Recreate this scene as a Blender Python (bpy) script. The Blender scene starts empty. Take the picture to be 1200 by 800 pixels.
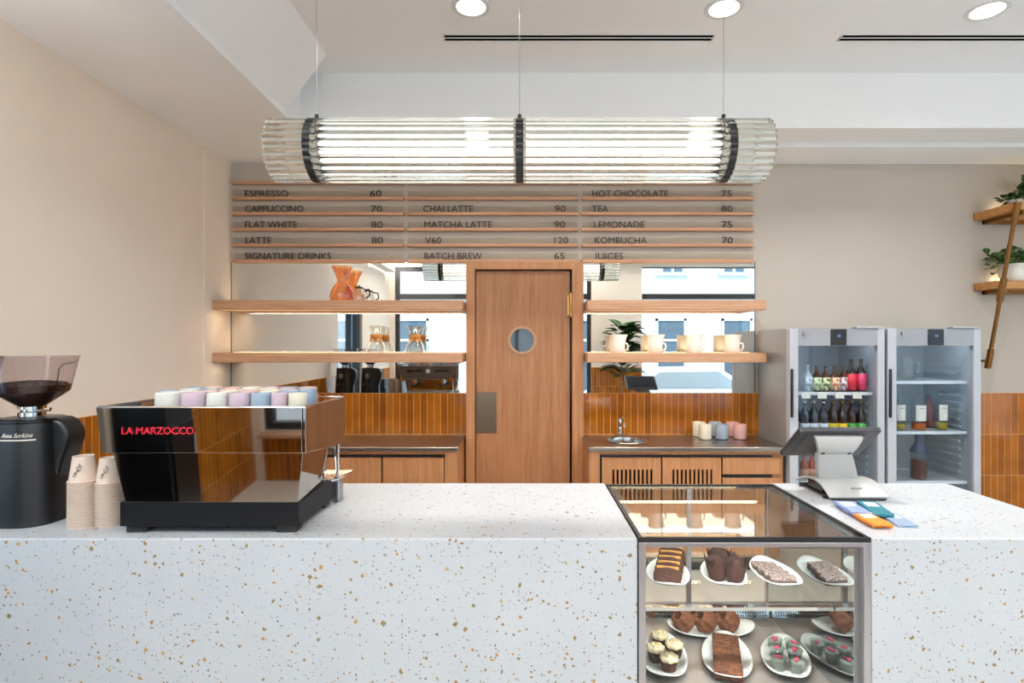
import bpy, bmesh, math, random
from mathutils import Vector, Matrix
PI = math.pi
sc = bpy.context.scene
col = sc.collection
random.seed(7)

# ------------------------------------------------------------------ camera, sky, exposure
FPX = 670.0; VX = 612.0; VY = 405.0; CZ = 1.61
cam_d = bpy.data.cameras.new('camera'); cam = bpy.data.objects.new('camera', cam_d); col.objects.link(cam)
cam.location = (0, 0, CZ); cam.rotation_euler = (PI/2, 0, 0)
cam_d.sensor_width = 36; cam_d.lens = FPX/1200*36
cam_d.shift_x = (600-VX)/1200; cam_d.shift_y = (VY-400)/1200
cam_d.clip_start = 0.05; cam_d.clip_end = 200
sc.camera = cam
SKY_STRENGTH = 3.6; SKY_COLOR = (0.44, 0.70, 1.0)
SUN_STRENGTH = 6.0
DOWNLIGHT_W = 21; ROOM_FILL_W = 9; COVE_FILL_W = 190; TROUGH_FILL_W = 150; TUBE_STRENGTH = 3.2; STRIP_W = 2.2  # room, cove and trough watts drive added fill lamps
EXPOSURE = 0.10
vs = sc.view_settings
vs.view_transform = 'Standard'; vs.look = 'None'; vs.gamma = 1; vs.exposure = EXPOSURE; vs.use_curve_mapping = False
w = bpy.data.worlds.new('overcast_sky'); sc.world = w; w.use_nodes = True
bg = w.node_tree.nodes['Background']; bg.inputs[0].default_value = (*SKY_COLOR, 1); bg.inputs[1].default_value = SKY_STRENGTH
sd = bpy.data.lights.new('sun', 'SUN'); so = bpy.data.objects.new('sun', sd); col.objects.link(so)
sd.energy = SUN_STRENGTH; sd.angle = 0.2; sd.color = (1, .97, .92)
so.rotation_euler = (math.radians(40), 0, math.radians(165))      # shines over the roof on the street and its far facade
cy = sc.cycles
cy.max_bounces = 14; cy.transparent_max_bounces = 40; cy.glossy_bounces = 6; cy.transmission_bounces = 10; cy.diffuse_bounces = 5
cy.caustics_reflective = False; cy.caustics_refractive = False; cy.sample_clamp_indirect = 6; cy.use_denoising = True
cy.blur_glossy = 0.5

# ------------------------------------------------------------------ helpers
def P(px, py, D):                      # a pixel of the photograph at depth D -> world point
    return ((px-VX)*D/FPX, D, CZ-(py-VY)*D/FPX)
def X(px, D): return (px-VX)*D/FPX
def Z(py, D): return CZ-(py-VY)*D/FPX
def lin(h):
    h = h.lstrip('#'); out = []
    for i in (0, 2, 4):
        c = int(h[i:i+2], 16)/255
        out.append(c/12.92 if c <= .04045 else ((c+.055)/1.055)**2.4)
    return tuple(out)+(1,)

class MB:
    def __init__(s): s.v = []; s.f = []; s.fm = []; s.mi = 0
    def add(s, vs_, fs_):
        b = len(s.v); s.v += [tuple(p) for p in vs_]
        for f in fs_: s.f.append(tuple(i+b for i in f)); s.fm.append(s.mi)
        return s
    def box(s, x0, x1, y0, y1, z0, z1):
        if x0 > x1: x0, x1 = x1, x0
        if y0 > y1: y0, y1 = y1, y0
        if z0 > z1: z0, z1 = z1, z0
        return s.add([(x0,y0,z0),(x1,y0,z0),(x1,y1,z0),(x0,y1,z0),(x0,y0,z1),(x1,y0,z1),(x1,y1,z1),(x0,y1,z1)],
              [(0,3,2,1),(4,5,6,7),(0,1,5,4),(1,2,6,5),(2,3,7,6),(3,0,4,7)])
    def hexa(s, a, b):                 # two quads -> solid
        return s.add(list(a)+list(b), [(3,2,1,0),(4,5,6,7),(0,1,5,4),(1,2,6,5),(2,3,7,6),(3,0,4,7)])
    def prism(s, poly, axis, a, b):    # poly in the two other axes
        def pt(u, v, t): return {'x': (t,u,v), 'y': (u,t,v), 'z': (u,v,t)}[axis]
        n = len(poly)
        return s.add([pt(u,v,a) for u,v in poly]+[pt(u,v,b) for u,v in poly],
              [tuple(range(n))[::-1], tuple(range(n,2*n))]+[(i,(i+1)%n,n+(i+1)%n,n+i) for i in range(n)])
    def loft(s, rings, caps=True):
        n = len(rings[0]); vs_ = [p for r in rings for p in r]; fs_ = []
        for k in range(len(rings)-1):
            for i in range(n):
                fs_.append((k*n+i, k*n+(i+1)%n, (k+1)*n+(i+1)%n, (k+1)*n+i))
        if caps: fs_ += [tuple(range(n))[::-1], tuple(range((len(rings)-1)*n, len(rings)*n))]
        return s.add(vs_, fs_)
    def lathe(s, prof, c=(0,0,0), n=24, caps=True, sx=1, sy=1, pw=2.0):   # prof: (r, z); pw: superellipse power
        rings = []
        for r, z in prof:
            ring = []
            for i in range(n):
                a = 2*PI*i/n; ca, sa = math.cos(a), math.sin(a)
                k = (abs(ca)**pw+abs(sa)**pw)**(-1/pw)
                ring.append((c[0]+r*k*ca*sx, c[1]+r*k*sa*sy, c[2]+z))
            rings.append(ring)
        return s.loft(rings, caps)
    def tube(s, pts, r, n=10, caps=True):
        pts = [Vector(p) for p in pts]; rs = r if isinstance(r, (list, tuple)) else [r]*len(pts)
        rings = []; up = None
        for i, p in enumerate(pts):
            t = (pts[min(i+1,len(pts)-1)]-pts[max(i-1,0)]).normalized()
            if up is None: up = Vector((0,0,1)) if abs(t.z) < .9 else Vector((1,0,0))
            u = up-t*up.dot(t)
            u = u.normalized() if u.length > 1e-6 else t.orthogonal().normalized()
            v = t.cross(u); up = u
            rings.append([tuple(p+(u*math.cos(2*PI*k/n)+v*math.sin(2*PI*k/n))*rs[i]) for k in range(n)])
        return s.loft(rings, caps)
    def ball(s, c, rx, ry=None, rz=None, n=14, m=8):
        ry = ry or rx; rz = rz or rx
        return s.lathe([(math.sin(PI*k/m), -math.cos(PI*k/m)) if 0 < k < m else (1e-4, -math.cos(PI*k/m)) for k in range(m+1)], (0,0,0), n)._tr(n*(m+1), c, rx, ry, rz)
    def _tr(s, k, c, rx, ry, rz):
        for i in range(len(s.v)-k, len(s.v)):
            p = s.v[i]; s.v[i] = (c[0]+p[0]*rx, c[1]+p[1]*ry, c[2]+p[2]*rz)
        return s
    def xf(s, M, start=0):
        for i in range(start, len(s.v)): s.v[i] = tuple(M @ Vector(s.v[i]))
        return s
    def build(s, name, mat, parent=None, bevel=0, seg=2, ang=35, solid=0, sub=0, smooth=True):
        off = ORG.get(parent.name, Vector()) if parent else Vector()
        me = bpy.data.meshes.new(name)
        me.from_pydata([tuple(Vector(p)-off) for p in s.v], [], s.f)
        bm = bmesh.new(); bm.from_mesh(me); bmesh.ops.recalc_face_normals(bm, faces=bm.faces); bm.to_mesh(me); bm.free()
        mats = mat if isinstance(mat, (list, tuple)) else [mat]
        for m in mats: me.materials.append(m)
        if len(mats) > 1:
            for p_, k in zip(me.polygons, s.fm): p_.material_index = k
        if smooth:
            me.shade_smooth(); me.set_sharp_from_angle(angle=math.radians(ang))
        o = bpy.data.objects.new(name, me); col.objects.link(o)
        ORG[o.name] = off.copy()
        if parent: o.parent = parent
        if solid:
            m = o.modifiers.new('thickness', 'SOLIDIFY'); m.thickness = solid; m.offset = 0
        if bevel:
            m = o.modifiers.new('edge', 'BEVEL'); m.width = bevel; m.segments = seg; m.limit_method = 'ANGLE'; m.angle_limit = math.radians(40)
        if sub:
            m = o.modifiers.new('round', 'SUBSURF'); m.levels = sub; m.render_levels = sub
        return o
ORG = {}
def tag(o, label, cat, group=None, kind=None):
    o['label'] = label; o['category'] = cat
    if group: o['group'] = group
    if kind: o['kind'] = kind
    return o
def struct(o, label, cat): return tag(o, label, cat, None, 'structure')
def thing(name, label, cat, loc=(0,0,0), group=None):
    o = bpy.data.objects.new(name, None); col.objects.link(o); o.location = loc; o.empty_display_size = .05
    ORG[o.name] = Vector(loc)
    return tag(o, label, cat, group)
def copy_tree(o, loc=None, rz=None, label=None, parent=None):
    c = o.copy(); col.objects.link(c)
    if parent: c.parent = parent
    for ch in list(o.children): copy_tree(ch, parent=c)
    if loc is not None: c.location = loc
    if rz is not None: c.rotation_euler = (0, 0, rz)
    if label: c['label'] = label
    return c
def text_mb(s, x0, x1, z0, zh, y, depth=.004, flip=False):
    """upright lettering in the xz plane facing -Y: from x0 to x1, capitals zh high"""
    cu = bpy.data.curves.new('t', 'FONT'); cu.body = s; cu.size = 1; cu.resolution_u = 3
    ob = bpy.data.objects.new('t', cu); col.objects.link(ob)
    dg = bpy.context.evaluated_depsgraph_get(); me = bpy.data.meshes.new_from_object(ob.evaluated_get(dg))
    bpy.data.objects.remove(ob); bpy.data.curves.remove(cu)
    xs = [v.co.x for v in me.vertices]; ys = [v.co.y for v in me.vertices]
    bm = bmesh.new(); bm.from_mesh(me)
    r = bmesh.ops.extrude_face_region(bm, geom=bm.faces[:])
    vv = [e for e in r['geom'] if isinstance(e, bmesh.types.BMVert)]
    bmesh.ops.translate(bm, vec=(0,0,1), verts=vv)
    bm.verts.ensure_lookup_table(); bm.verts.index_update()
    mb = MB(); kx = (x1-x0)/(max(xs)-min(xs)); kz = zh/.729
    mb.add([((x0+(v.co.x-min(xs))*kx), y-v.co.z*depth, z0+v.co.y*kz) for v in bm.verts], [tuple(v.index for v in f.verts) for f in bm.faces])
    bm.free(); bpy.data.meshes.remove(me)
    return mb
ORD = ['first','second','third','fourth','fifth','sixth','seventh','eighth','ninth','tenth','eleventh','twelfth','thirteenth','fourteenth','fifteenth','sixteenth','seventeenth','eighteenth','nineteenth','twentieth','twenty-first','twenty-second']

# ------------------------------------------------------------------ materials
def newmat(name):
    m = bpy.data.materials.new(name); m.use_nodes = True; nt = m.node_tree
    return m, nt, nt.nodes['Principled BSDF']
def nd(nt, t, **kw):
    n = nt.nodes.new(t)
    for k, v in kw.items(): setattr(n, k, v)
    return n
def simple(name, hexc, rough=.5, metal=0, var=.06, scale=30, bump=0, spec=.5, coat=0, emit=None, estr=0, trans=0):
    m, nt, b = newmat(name); L = nt.links
    c = lin(hexc) if isinstance(hexc, str) else hexc
    tc = nd(nt, 'ShaderNodeTexCoord'); nz = nd(nt, 'ShaderNodeTexNoise'); nz.inputs['Scale'].default_value = scale; nz.inputs['Detail'].default_value = 3
    L.new(tc.outputs['Object'], nz.inputs['Vector'])
    mx = nd(nt, 'ShaderNodeMix', data_type='RGBA'); mx.inputs[6].default_value = tuple(x*(1-var) for x in c[:3])+(1,); mx.inputs[7].default_value = tuple(min(1, x*(1+var)) for x in c[:3])+(1,)
    if var >= .3:
        mr = nd(nt, 'ShaderNodeMapRange'); mr.inputs['From Min'].default_value = .38; mr.inputs['From Max'].default_value = .62
        L.new(nz.outputs['Fac'], mr.inputs['Value']); L.new(mr.outputs[0], mx.inputs[0])
    else: L.new(nz.outputs['Fac'], mx.inputs[0])
    L.new(mx.outputs[2], b.inputs['Base Color'])
    b.inputs['Roughness'].default_value = rough; b.inputs['Metallic'].default_value = metal; b.inputs['Specular IOR Level'].default_value = spec
    b.inputs['Coat Weight'].default_value = coat
    if trans: b.inputs['Transmission Weight'].default_value = trans
    if emit: b.inputs['Emission Color'].default_value = lin(emit); b.inputs['Emission Strength'].default_value = estr
    if bump:
        bp = nd(nt, 'ShaderNodeBump'); bp.inputs['Strength'].default_value = bump; bp.inputs['Distance'].default_value = .004
        L.new(nz.outputs['Fac'], bp.inputs['Height']); L.new(bp.outputs['Normal'], b.inputs['Normal'])
    return m
def thin_glass(name, tint='fcfdfc', ior=1.5, boost=1.0, rough=0.0, base=0.0, milk=0.0):
    """a thin pane: clear with Fresnel reflection, lets lamp light through"""
    m, nt, b = newmat(name); L = nt.links; nt.nodes.remove(b)
    out = nt.nodes['Material Output']
    tr = nd(nt, 'ShaderNodeBsdfTransparent'); tr.inputs[0].default_value = lin(tint)
    gl = nd(nt, 'ShaderNodeBsdfGlossy'); gl.inputs['Roughness'].default_value = rough; gl.inputs[0].default_value = (1,1,1,1)
    ge = nd(nt, 'ShaderNodeNewGeometry'); dp = nd(nt, 'ShaderNodeVectorMath', operation='DOT_PRODUCT'); L.new(ge.outputs['Normal'], dp.inputs[0]); L.new(ge.outputs['Incoming'], dp.inputs[1])
    ab = nd(nt, 'ShaderNodeMath', operation='ABSOLUTE'); L.new(dp.outputs['Value'], ab.inputs[0])
    iv = nd(nt, 'ShaderNodeMath', operation='SUBTRACT', use_clamp=True); iv.inputs[0].default_value = 1; L.new(ab.outputs[0], iv.inputs[1])
    pw = nd(nt, 'ShaderNodeMath', operation='POWER'); pw.inputs[1].default_value = 5; L.new(iv.outputs[0], pw.inputs[0])
    f0 = ((ior-1)/(ior+1))**2                                      # Schlick's Fresnel, the same on both faces
    mu = nd(nt, 'ShaderNodeMath', operation='MULTIPLY_ADD', use_clamp=True); mu.inputs[1].default_value = (1-f0)*boost; mu.inputs[2].default_value = f0*boost+base
    L.new(pw.outputs[0], mu.inputs[0])
    mx = nd(nt, 'ShaderNodeMixShader'); L.new(mu.outputs[0], mx.inputs[0]); L.new(tr.outputs[0], mx.inputs[1]); L.new(gl.outputs[0], mx.inputs[2])
    last = mx
    if milk:                                                       # faintly frosted glass scatters some light
        tl = nd(nt, 'ShaderNodeBsdfTranslucent'); tl.inputs[0].default_value = (1,1,1,1); df = nd(nt, 'ShaderNodeBsdfDiffuse'); df.inputs[0].default_value = (.95,.96,.94,1)
        m1 = nd(nt, 'ShaderNodeMixShader'); m1.inputs[0].default_value = .5; L.new(tl.outputs[0], m1.inputs[1]); L.new(df.outputs[0], m1.inputs[2])
        last = nd(nt, 'ShaderNodeMixShader'); last.inputs[0].default_value = milk; L.new(mx.outputs[0], last.inputs[1]); L.new(m1.outputs[0], last.inputs[2])
    L.new(last.outputs[0], out.inputs['Surface'])
    return m
def wood(name, a, b_, axis='x', rough=.45, scale=1.0):
    m, nt, b = newmat(name); L = nt.links
    tc = nd(nt, 'ShaderNodeTexCoord'); mp = nd(nt, 'ShaderNodeMapping')
    s = {'x': (1.2,28,28), 'z': (28,28,1.2), 'y': (28,1.2,28)}[axis]
    mp.inputs['Scale'].default_value = tuple(k*scale for k in s)
    L.new(tc.outputs['Object'], mp.inputs[0])
    n1 = nd(nt, 'ShaderNodeTexNoise'); n1.inputs['Scale'].default_value = 1.6; n1.inputs['Detail'].default_value = 6; n1.inputs['Roughness'].default_value = .65
    n2 = nd(nt, 'ShaderNodeTexNoise'); n2.inputs['Scale'].default_value = 6; n2.inputs['Detail'].default_value = 4
    L.new(mp.outputs[0], n1.inputs['Vector']); L.new(mp.outputs[0], n2.inputs['Vector'])
    ad = nd(nt, 'ShaderNodeMath', operation='MULTIPLY_ADD'); ad.inputs[1].default_value = .35; L.new(n2.outputs['Fac'], ad.inputs[0]); L.new(n1.outputs['Fac'], ad.inputs[2])
    cr = nd(nt, 'ShaderNodeValToRGB'); cr.color_ramp.elements[0].position = .46; cr.color_ramp.elements[1].position = .9
    cr.color_ramp.elements[0].color = lin(a); cr.color_ramp.elements[1].color = lin(b_)
    L.new(ad.outputs[0], cr.inputs[0]); L.new(cr.outputs[0], b.inputs['Base Color'])
    b.inputs['Roughness'].default_value = rough
    bp = nd(nt, 'ShaderNodeBump'); bp.inputs['Strength'].default_value = .12; bp.inputs['Distance'].default_value = .002
    L.new(n2.outputs['Fac'], bp.inputs['Height']); L.new(bp.outputs[0], b.inputs['Normal'])
    return m
def tile_mat(name, plane, z0):
    """stack-bonded upright glazed tiles 54 x 330 mm"""
    m, nt, b = newmat(name); L = nt.links
    tc = nd(nt, 'ShaderNodeTexCoord'); sp = nd(nt, 'ShaderNodeSeparateXYZ'); L.new(tc.outputs['Object'], sp.inputs[0])
    cb = nd(nt, 'ShaderNodeCombineXYZ'); L.new(sp.outputs[{'xz':0,'yz':1}[plane]], cb.inputs[0])
    sz = nd(nt, 'ShaderNodeMath', operation='SUBTRACT'); sz.inputs[1].default_value = z0-3.3; L.new(sp.outputs[2], sz.inputs[0]); L.new(sz.outputs[0], cb.inputs[1])
    br = nd(nt, 'ShaderNodeTexBrick'); br.offset = 0; br.offset_frequency = 1; br.squash = 1
    br.inputs['Scale'].default_value = 1; br.inputs['Brick Width'].default_value = .0545; br.inputs['Row Height'].default_value = .33
    br.inputs['Mortar Size'].default_value = .0022; br.inputs['Mortar Smooth'].default_value = .3; br.inputs['Bias'].default_value = 0
    br.inputs['Color1'].default_value = lin('8a4a0a'); br.inputs['Color2'].default_value = lin('ad6514'); br.inputs['Mortar'].default_value = lin('d8a05e')
    L.new(cb.outputs[0], br.inputs['Vector'])
    nz = nd(nt, 'ShaderNodeTexNoise'); nz.inputs['Scale'].default_value = 9; nz.inputs['Detail'].default_value = 3; L.new(tc.outputs['Object'], nz.inputs['Vector'])
    mx = nd(nt, 'ShaderNodeMix', data_type='RGBA', blend_type='MULTIPLY'); mx.inputs[0].default_value = .5
    L.new(br.outputs['Color'], mx.inputs[6])
    cr = nd(nt, 'ShaderNodeValToRGB'); cr.color_ramp.elements[0].color = (.55,.5,.45,1); cr.color_ramp.elements[0].position = .3; cr.color_ramp.elements[1].color = (1.0,1.0,1.0,1); cr.color_ramp.elements[1].position = .65
    L.new(nz.outputs['Fac'], cr.inputs[0]); L.new(cr.outputs[0], mx.inputs[7]); L.new(mx.outputs[2], b.inputs['Base Color'])
    rr = nd(nt, 'ShaderNodeMath', operation='MULTIPLY_ADD'); rr.inputs[1].default_value = .5; rr.inputs[2].default_value = .09; L.new(br.outputs['Fac'], rr.inputs[0]); L.new(rr.outputs[0], b.inputs['Roughness'])
    n2 = nd(nt, 'ShaderNodeTexNoise'); n2.inputs['Scale'].default_value = 14; n2.inputs['Detail'].default_value = 1; L.new(tc.outputs['Object'], n2.inputs['Vector'])
    sb = nd(nt, 'ShaderNodeMath', operation='MULTIPLY_ADD'); sb.inputs[1].default_value = -.35; L.new(br.outputs['Fac'], sb.inputs[0]); L.new(n2.outputs['Fac'], sb.inputs[2])
    bp = nd(nt, 'ShaderNodeBump'); bp.inputs['Strength'].default_value = .35; bp.inputs['Distance'].default_value = .004
    L.new(sb.outputs[0], bp.inputs['Height']); L.new(bp.outputs[0], b.inputs['Normal'])
    return m
def terrazzo(name):
    m, nt, b = newmat(name); L = nt.links
    tc = nd(nt, 'ShaderNodeTexCoord')
    wz = nd(nt, 'ShaderNodeTexNoise'); wz.inputs['Scale'].default_value = 55; wz.inputs['Detail'].default_value = 2; L.new(tc.outputs['Object'], wz.inputs['Vector'])
    vm = nd(nt, 'ShaderNodeVectorMath', operation='MULTIPLY_ADD'); vm.inputs[1].default_value = (.014,.014,.014)
    L.new(wz.outputs['Color'], vm.inputs[0]); L.new(tc.outputs['Object'], vm.inputs[2])
    nb = nd(nt, 'ShaderNodeTexNoise'); nb.inputs['Scale'].default_value = 4; L.new(tc.outputs['Object'], nb.inputs['Vector'])
    base = nd(nt, 'ShaderNodeMix', data_type='RGBA'); base.inputs[6].default_value = lin('b3b7bb'); base.inputs[7].default_value = lin('c0c2c5'); L.new(nb.outputs['Fac'], base.inputs[0])
    cur = base.outputs[2]
    layers = [(140, .34, .50, ['b4b4b2','9fa2a5','b0a898','8a8884','bab6b0']),
              (82, .30, .60, ['84827e','5b5752','a89272','9a9894','7e6040']),
              (50, .28, .62, ['8f6e42','a8793a','6e5a48','b99a68','94804f']),
              (32, .25, .68, ['a8793a','9c6f34','8a6c40','b08c50','857048'])]
    for sc_, rad, thr, cols in layers:
        vo = nd(nt, 'ShaderNodeTexVoronoi', feature='F1', distance='MINKOWSKI'); vo.inputs['Exponent'].default_value = 1.0
        vo.inputs['Scale'].default_value = sc_; L.new(vm.outputs[0], vo.inputs['Vector'])
        s1 = nd(nt, 'ShaderNodeSeparateColor'); L.new(vo.outputs['Color'], s1.inputs[0])
        # radius varies by cell; most cells have no chip
        r1 = nd(nt, 'ShaderNodeMapRange'); r1.inputs['From Min'].default_value = thr; r1.inputs['From Max'].default_value = 1; r1.inputs['To Min'].default_value = rad*.35; r1.inputs['To Max'].default_value = rad*1.5
        L.new(s1.outputs[0], r1.inputs['Value'])
        has = nd(nt, 'ShaderNodeMath', operation='GREATER_THAN'); has.inputs[1].default_value = thr; L.new(s1.outputs[0], has.inputs[0])
        lt = nd(nt, 'ShaderNodeMath', operation='LESS_THAN'); L.new(vo.outputs['Distance'], lt.inputs[0]); L.new(r1.outputs[0], lt.inputs[1])
        mk = nd(nt, 'ShaderNodeMath', operation='MULTIPLY'); L.new(has.outputs[0], mk.inputs[0]); L.new(lt.outputs[0], mk.inputs[1])
        cr = nd(nt, 'ShaderNodeValToRGB'); cr.color_ramp.interpolation = 'CONSTANT'
        while len(cr.color_ramp.elements) < len(cols): cr.color_ramp.elements.new(.5)
        for i, c in enumerate(cols): cr.color_ramp.elements[i].position = i/len(cols); cr.color_ramp.elements[i].color = lin(c)
        L.new(s1.outputs[1], cr.inputs[0])
        mx = nd(nt, 'ShaderNodeMix', data_type='RGBA'); L.new(mk.outputs[0], mx.inputs[0]); L.new(cur, mx.inputs[6]); L.new(cr.outputs[0], mx.inputs[7]); cur = mx.outputs[2]
    L.new(cur, b.inputs['Base Color']); b.inputs['Roughness'].default_value = .38
    return m

M = {}
M['wall'] = simple('lit_beige_plaster', 'ecdcca', .8, var=.03, scale=3, bump=.05)  # lit copy of the plaster, its light put into the colour
M['wallshade'] = simple('shaded_beige_plaster', 'bdb4a8', .8, var=.03, scale=3, bump=.05)  # same plaster darkened, the back wall's dimmer light painted in
M['ceil'] = simple('ceiling_paint', 'f0f0ef', .85, var=.02, scale=3)
M['floor'] = simple('microcement', 'c3bbb0', .4, var=.05, scale=5)
M['wood'] = wood('oak_across', 'ae7c57', 'cfa280', 'x')
M['woodz'] = wood('oak_upright', '99663e', 'bd865a', 'z')
M['woodd'] = wood('oak_door_veneer', '8c5a36', 'ac7850', 'z')
M['tilexz'] = tile_mat('amber_tile_back', 'xz', 1.23)
M['tileyz'] = tile_mat('amber_tile_side', 'yz', 1.23)
M['terrazzo'] = terrazzo('terrazzo')
M['mirror'] = simple('mirror_silver', 'e4e6e4', .0, 1, var=0)
M['black'] = simple('black_powdercoat', '0e0f12', .4, var=.1)
M['blackgloss'] = simple('black_plastic', '0d0d0f', .28, var=.1)
M['blackframe'] = simple('black_window_frame', '2a2523', .5)
M['steel'] = simple('brushed_steel', '9b958e', .28, 1, var=.05, scale=60)
M['polish'] = simple('polished_steel', 'a49e98', .035, 1, var=.02)
M['chrome'] = simple('chrome', 'd8d8d8', .07, 1, var=.01)
M['steelframe'] = simple('satin_steel', 'b5b3b8', .3, 1, var=.04)
M['brass'] = simple('aged_brass', '8a6238', .35, 1, var=.08)
M['glass'] = thin_glass('clear_pane')
M['glasscase'] = thin_glass('display_pane', 'fafcfb', 1.5, .75)
M['glassfront'] = thin_glass('front_display_pane', 'fcfdfc', 1.5, .35)
M['glassrod'] = simple('glass_rod', 'f8faf6', .02, trans=1.0, var=0)
M['glassgrey'] = thin_glass('smoked_hopper', 'e3dcde', 1.45)
M['clearware'] = thin_glass('clear_glassware', 'f0f2ee', 1.55, 2.2, .0, .04)
M['amberware'] = thin_glass('amber_glassware', 'eeb478', 1.55, 1.3, .0, .03, .05)
M['white'] = simple('white_glaze', 'ece6dc', .25, var=.02)
M['plate'] = simple('white_plate', 'e9e9e4', .25, var=.02)
M['plastwhite'] = simple('ivory_plastic', 'bcbab6', .4, var=.02)
M['fridge'] = simple('fridge_grey_paint', 'adaeb3', .38, var=.02)
M['fridgeside'] = simple('fridge_side_panel', '949291', .4, .2, var=.03)
M['fridgehead'] = simple('fridge_header_paint', '8e8f93', .38, var=.02)
M['liner'] = simple('fridge_liner', '9fa8b0', .45, var=.03)
M['letter'] = simple('black_lettering', '0b0a09', .6)
M['red'] = simple('red_lettering', 'c8102e', .45)
M['acrylic'] = thin_glass('frosted_acrylic', 'f7f5f2', 1.3, .5, .2)
M['led'] = simple('warm_led', 'fff2dd', .5, emit='ffd9a0', estr=1.0)
M['ledlow'] = simple('warm_led_cover', 'fff2dd', .5, emit='ffd9a0', estr=.35)
M['tube'] = simple('lamp_tube', 'ffffff', .5, emit='fff8ee', estr=TUBE_STRENGTH)
M['lens'] = simple('downlight_lens', 'ffffff', .5, emit='fff9f0', estr=5)
M['leaf'] = simple('green_leaf', '39632c', .45, var=.35, scale=12)
M['leafd'] = simple('dark_leaf', '27481f', .4, var=.35, scale=10)
M['soil'] = simple('potting_soil', '33261c', .9, bump=.6)
M['beans'] = simple('roasted_beans', '2d1a10', .35, var=.4, scale=90)
M['kraft'] = simple('kraft_paper', 'd9c3b2', .8, var=.03)
M['kraftin'] = simple('white_paper', 'e9e0d2', .8)
M['trayblack'] = simple('tray_black', '0a0b0f', .5, spec=.25)

# ------------------------------------------------------------------ room shell
WL, WR, YB, YR = -2.35, 5.3, 4.6, -0.9
mb = MB(); mb.box(WL-.1, WR+.1, YR-.2, YB+.1, -.12, 0)
struct(mb.build('floor', M['floor']), 'pale grey cement floor of the cafe', 'floor')
mb = MB()
mb.box(-1.53, WR+.1, YR-.2, 3.86, 3.45, 3.6)                       # high ceiling
mb.box(WL-.1, -1.76, YR-.2, YB+.1, 3.08, 3.6)                      # lowered band along the side wall
mb.box(-1.76, -1.50, YR-.2, 4.20, 3.065, 3.6)                      # shallow beam at its edge
mb.prism([(-1.50,3.10),(-1.24,3.45),(-1.50,3.45)], 'y', YR, 3.62)  # sloped bulkhead
mb.box(-1.50, WR+.1, 3.86, 4.02, 3.08, 3.6)                        # lip of the bulkhead over the wall
mb.box(-1.50, WR+.1, 4.02, 4.20, 3.10, 3.6)                        # groove
mb.box(-1.76, WR+.1, 4.20, YB+.1, 3.07, 3.6)
struct(mb.build('ceiling', M['ceil'], smooth=False), 'pale ceiling with stepped bulkheads', 'ceiling')
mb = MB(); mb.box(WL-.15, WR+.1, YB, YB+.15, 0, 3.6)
struct(mb.build('wall_back', M['wallshade']), 'beige plaster wall behind the service area', 'wall')
mb = MB()
mb.box(WL-.15, WL, YR-.2, .78, 0, 3.2); mb.box(WL-.15, WL, .78, 1.88, 2.15, 3.2); mb.box(WL-.15, WL, 1.88, 4.21, 0, 3.2)
mb.box(WL-.15, WL+.012, 4.21, YB, 0, 3.2)
struct(mb.build('wall_left', M['wall']), 'beige plaster wall beside the coffee machine', 'wall')
mb = MB(); mb.box(WR, WR+.15, YR-.2, -.4, 0, 3.6); mb.box(WR, WR+.15, 3.0, YB+.1, 0, 3.6); mb.box(WR, WR+.15, -.4, 3.0, 0, .5); mb.box(WR, WR+.15, -.4, 3.0, 3.0, 3.6)
struct(mb.build('wall_right', M['wall']), 'beige plaster wall at the far end of the cafe', 'wall')
W1 = (-2.25, 1.22, .50, 3.0); W2 = (2.11, 4.6, .50, 3.0)
mb = MB()
mb.box(WL-.1, W1[0], YR-.2, YR, 0, 3.6); mb.box(W1[1], W2[0], YR-.2, YR, 0, 3.6); mb.box(W2[1], WR+.1, YR-.2, YR, 0, 3.6)
for wn in (W1, W2): mb.box(wn[0], wn[1], YR-.2, YR, 0, wn[2]); mb.box(wn[0], wn[1], YR-.2, YR, wn[3], 3.6)
struct(mb.build('wall_front', M['wall']), 'beige street wall with two large windows', 'wall')
# glazed tile wainscots
TT = 1.23
mb = MB(); mb.box(WL+.012, WR, YB-.012, YB, 0, TT); struct(mb.build('trim_1', M['tilexz'], smooth=False), 'amber glazed tile wainscot along the service wall', 'tiles')
mb = MB(); mb.box(WL, WL+.012, 1.96, YB-.012, 0, TT); mb.box(WL, WL+.012, YR, .70, 0, TT)
struct(mb.build('trim_2', M['tileyz'], smooth=False), 'amber glazed tile wainscot beside the coffee machine', 'tiles')
mb = MB()
for a, b_ in ((W1[1], W2[0]), (W2[1], WR)): mb.box(a, b_, YR, YR+.012, 0, TT)
for wn in (W1, W2): mb.box(wn[0], wn[1], YR, YR+.012, 0, wn[2]-.03)
struct(mb.build('trim_3', M['tilexz'], smooth=False), 'amber glazed tile wainscot under the street windows', 'tiles')
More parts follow.
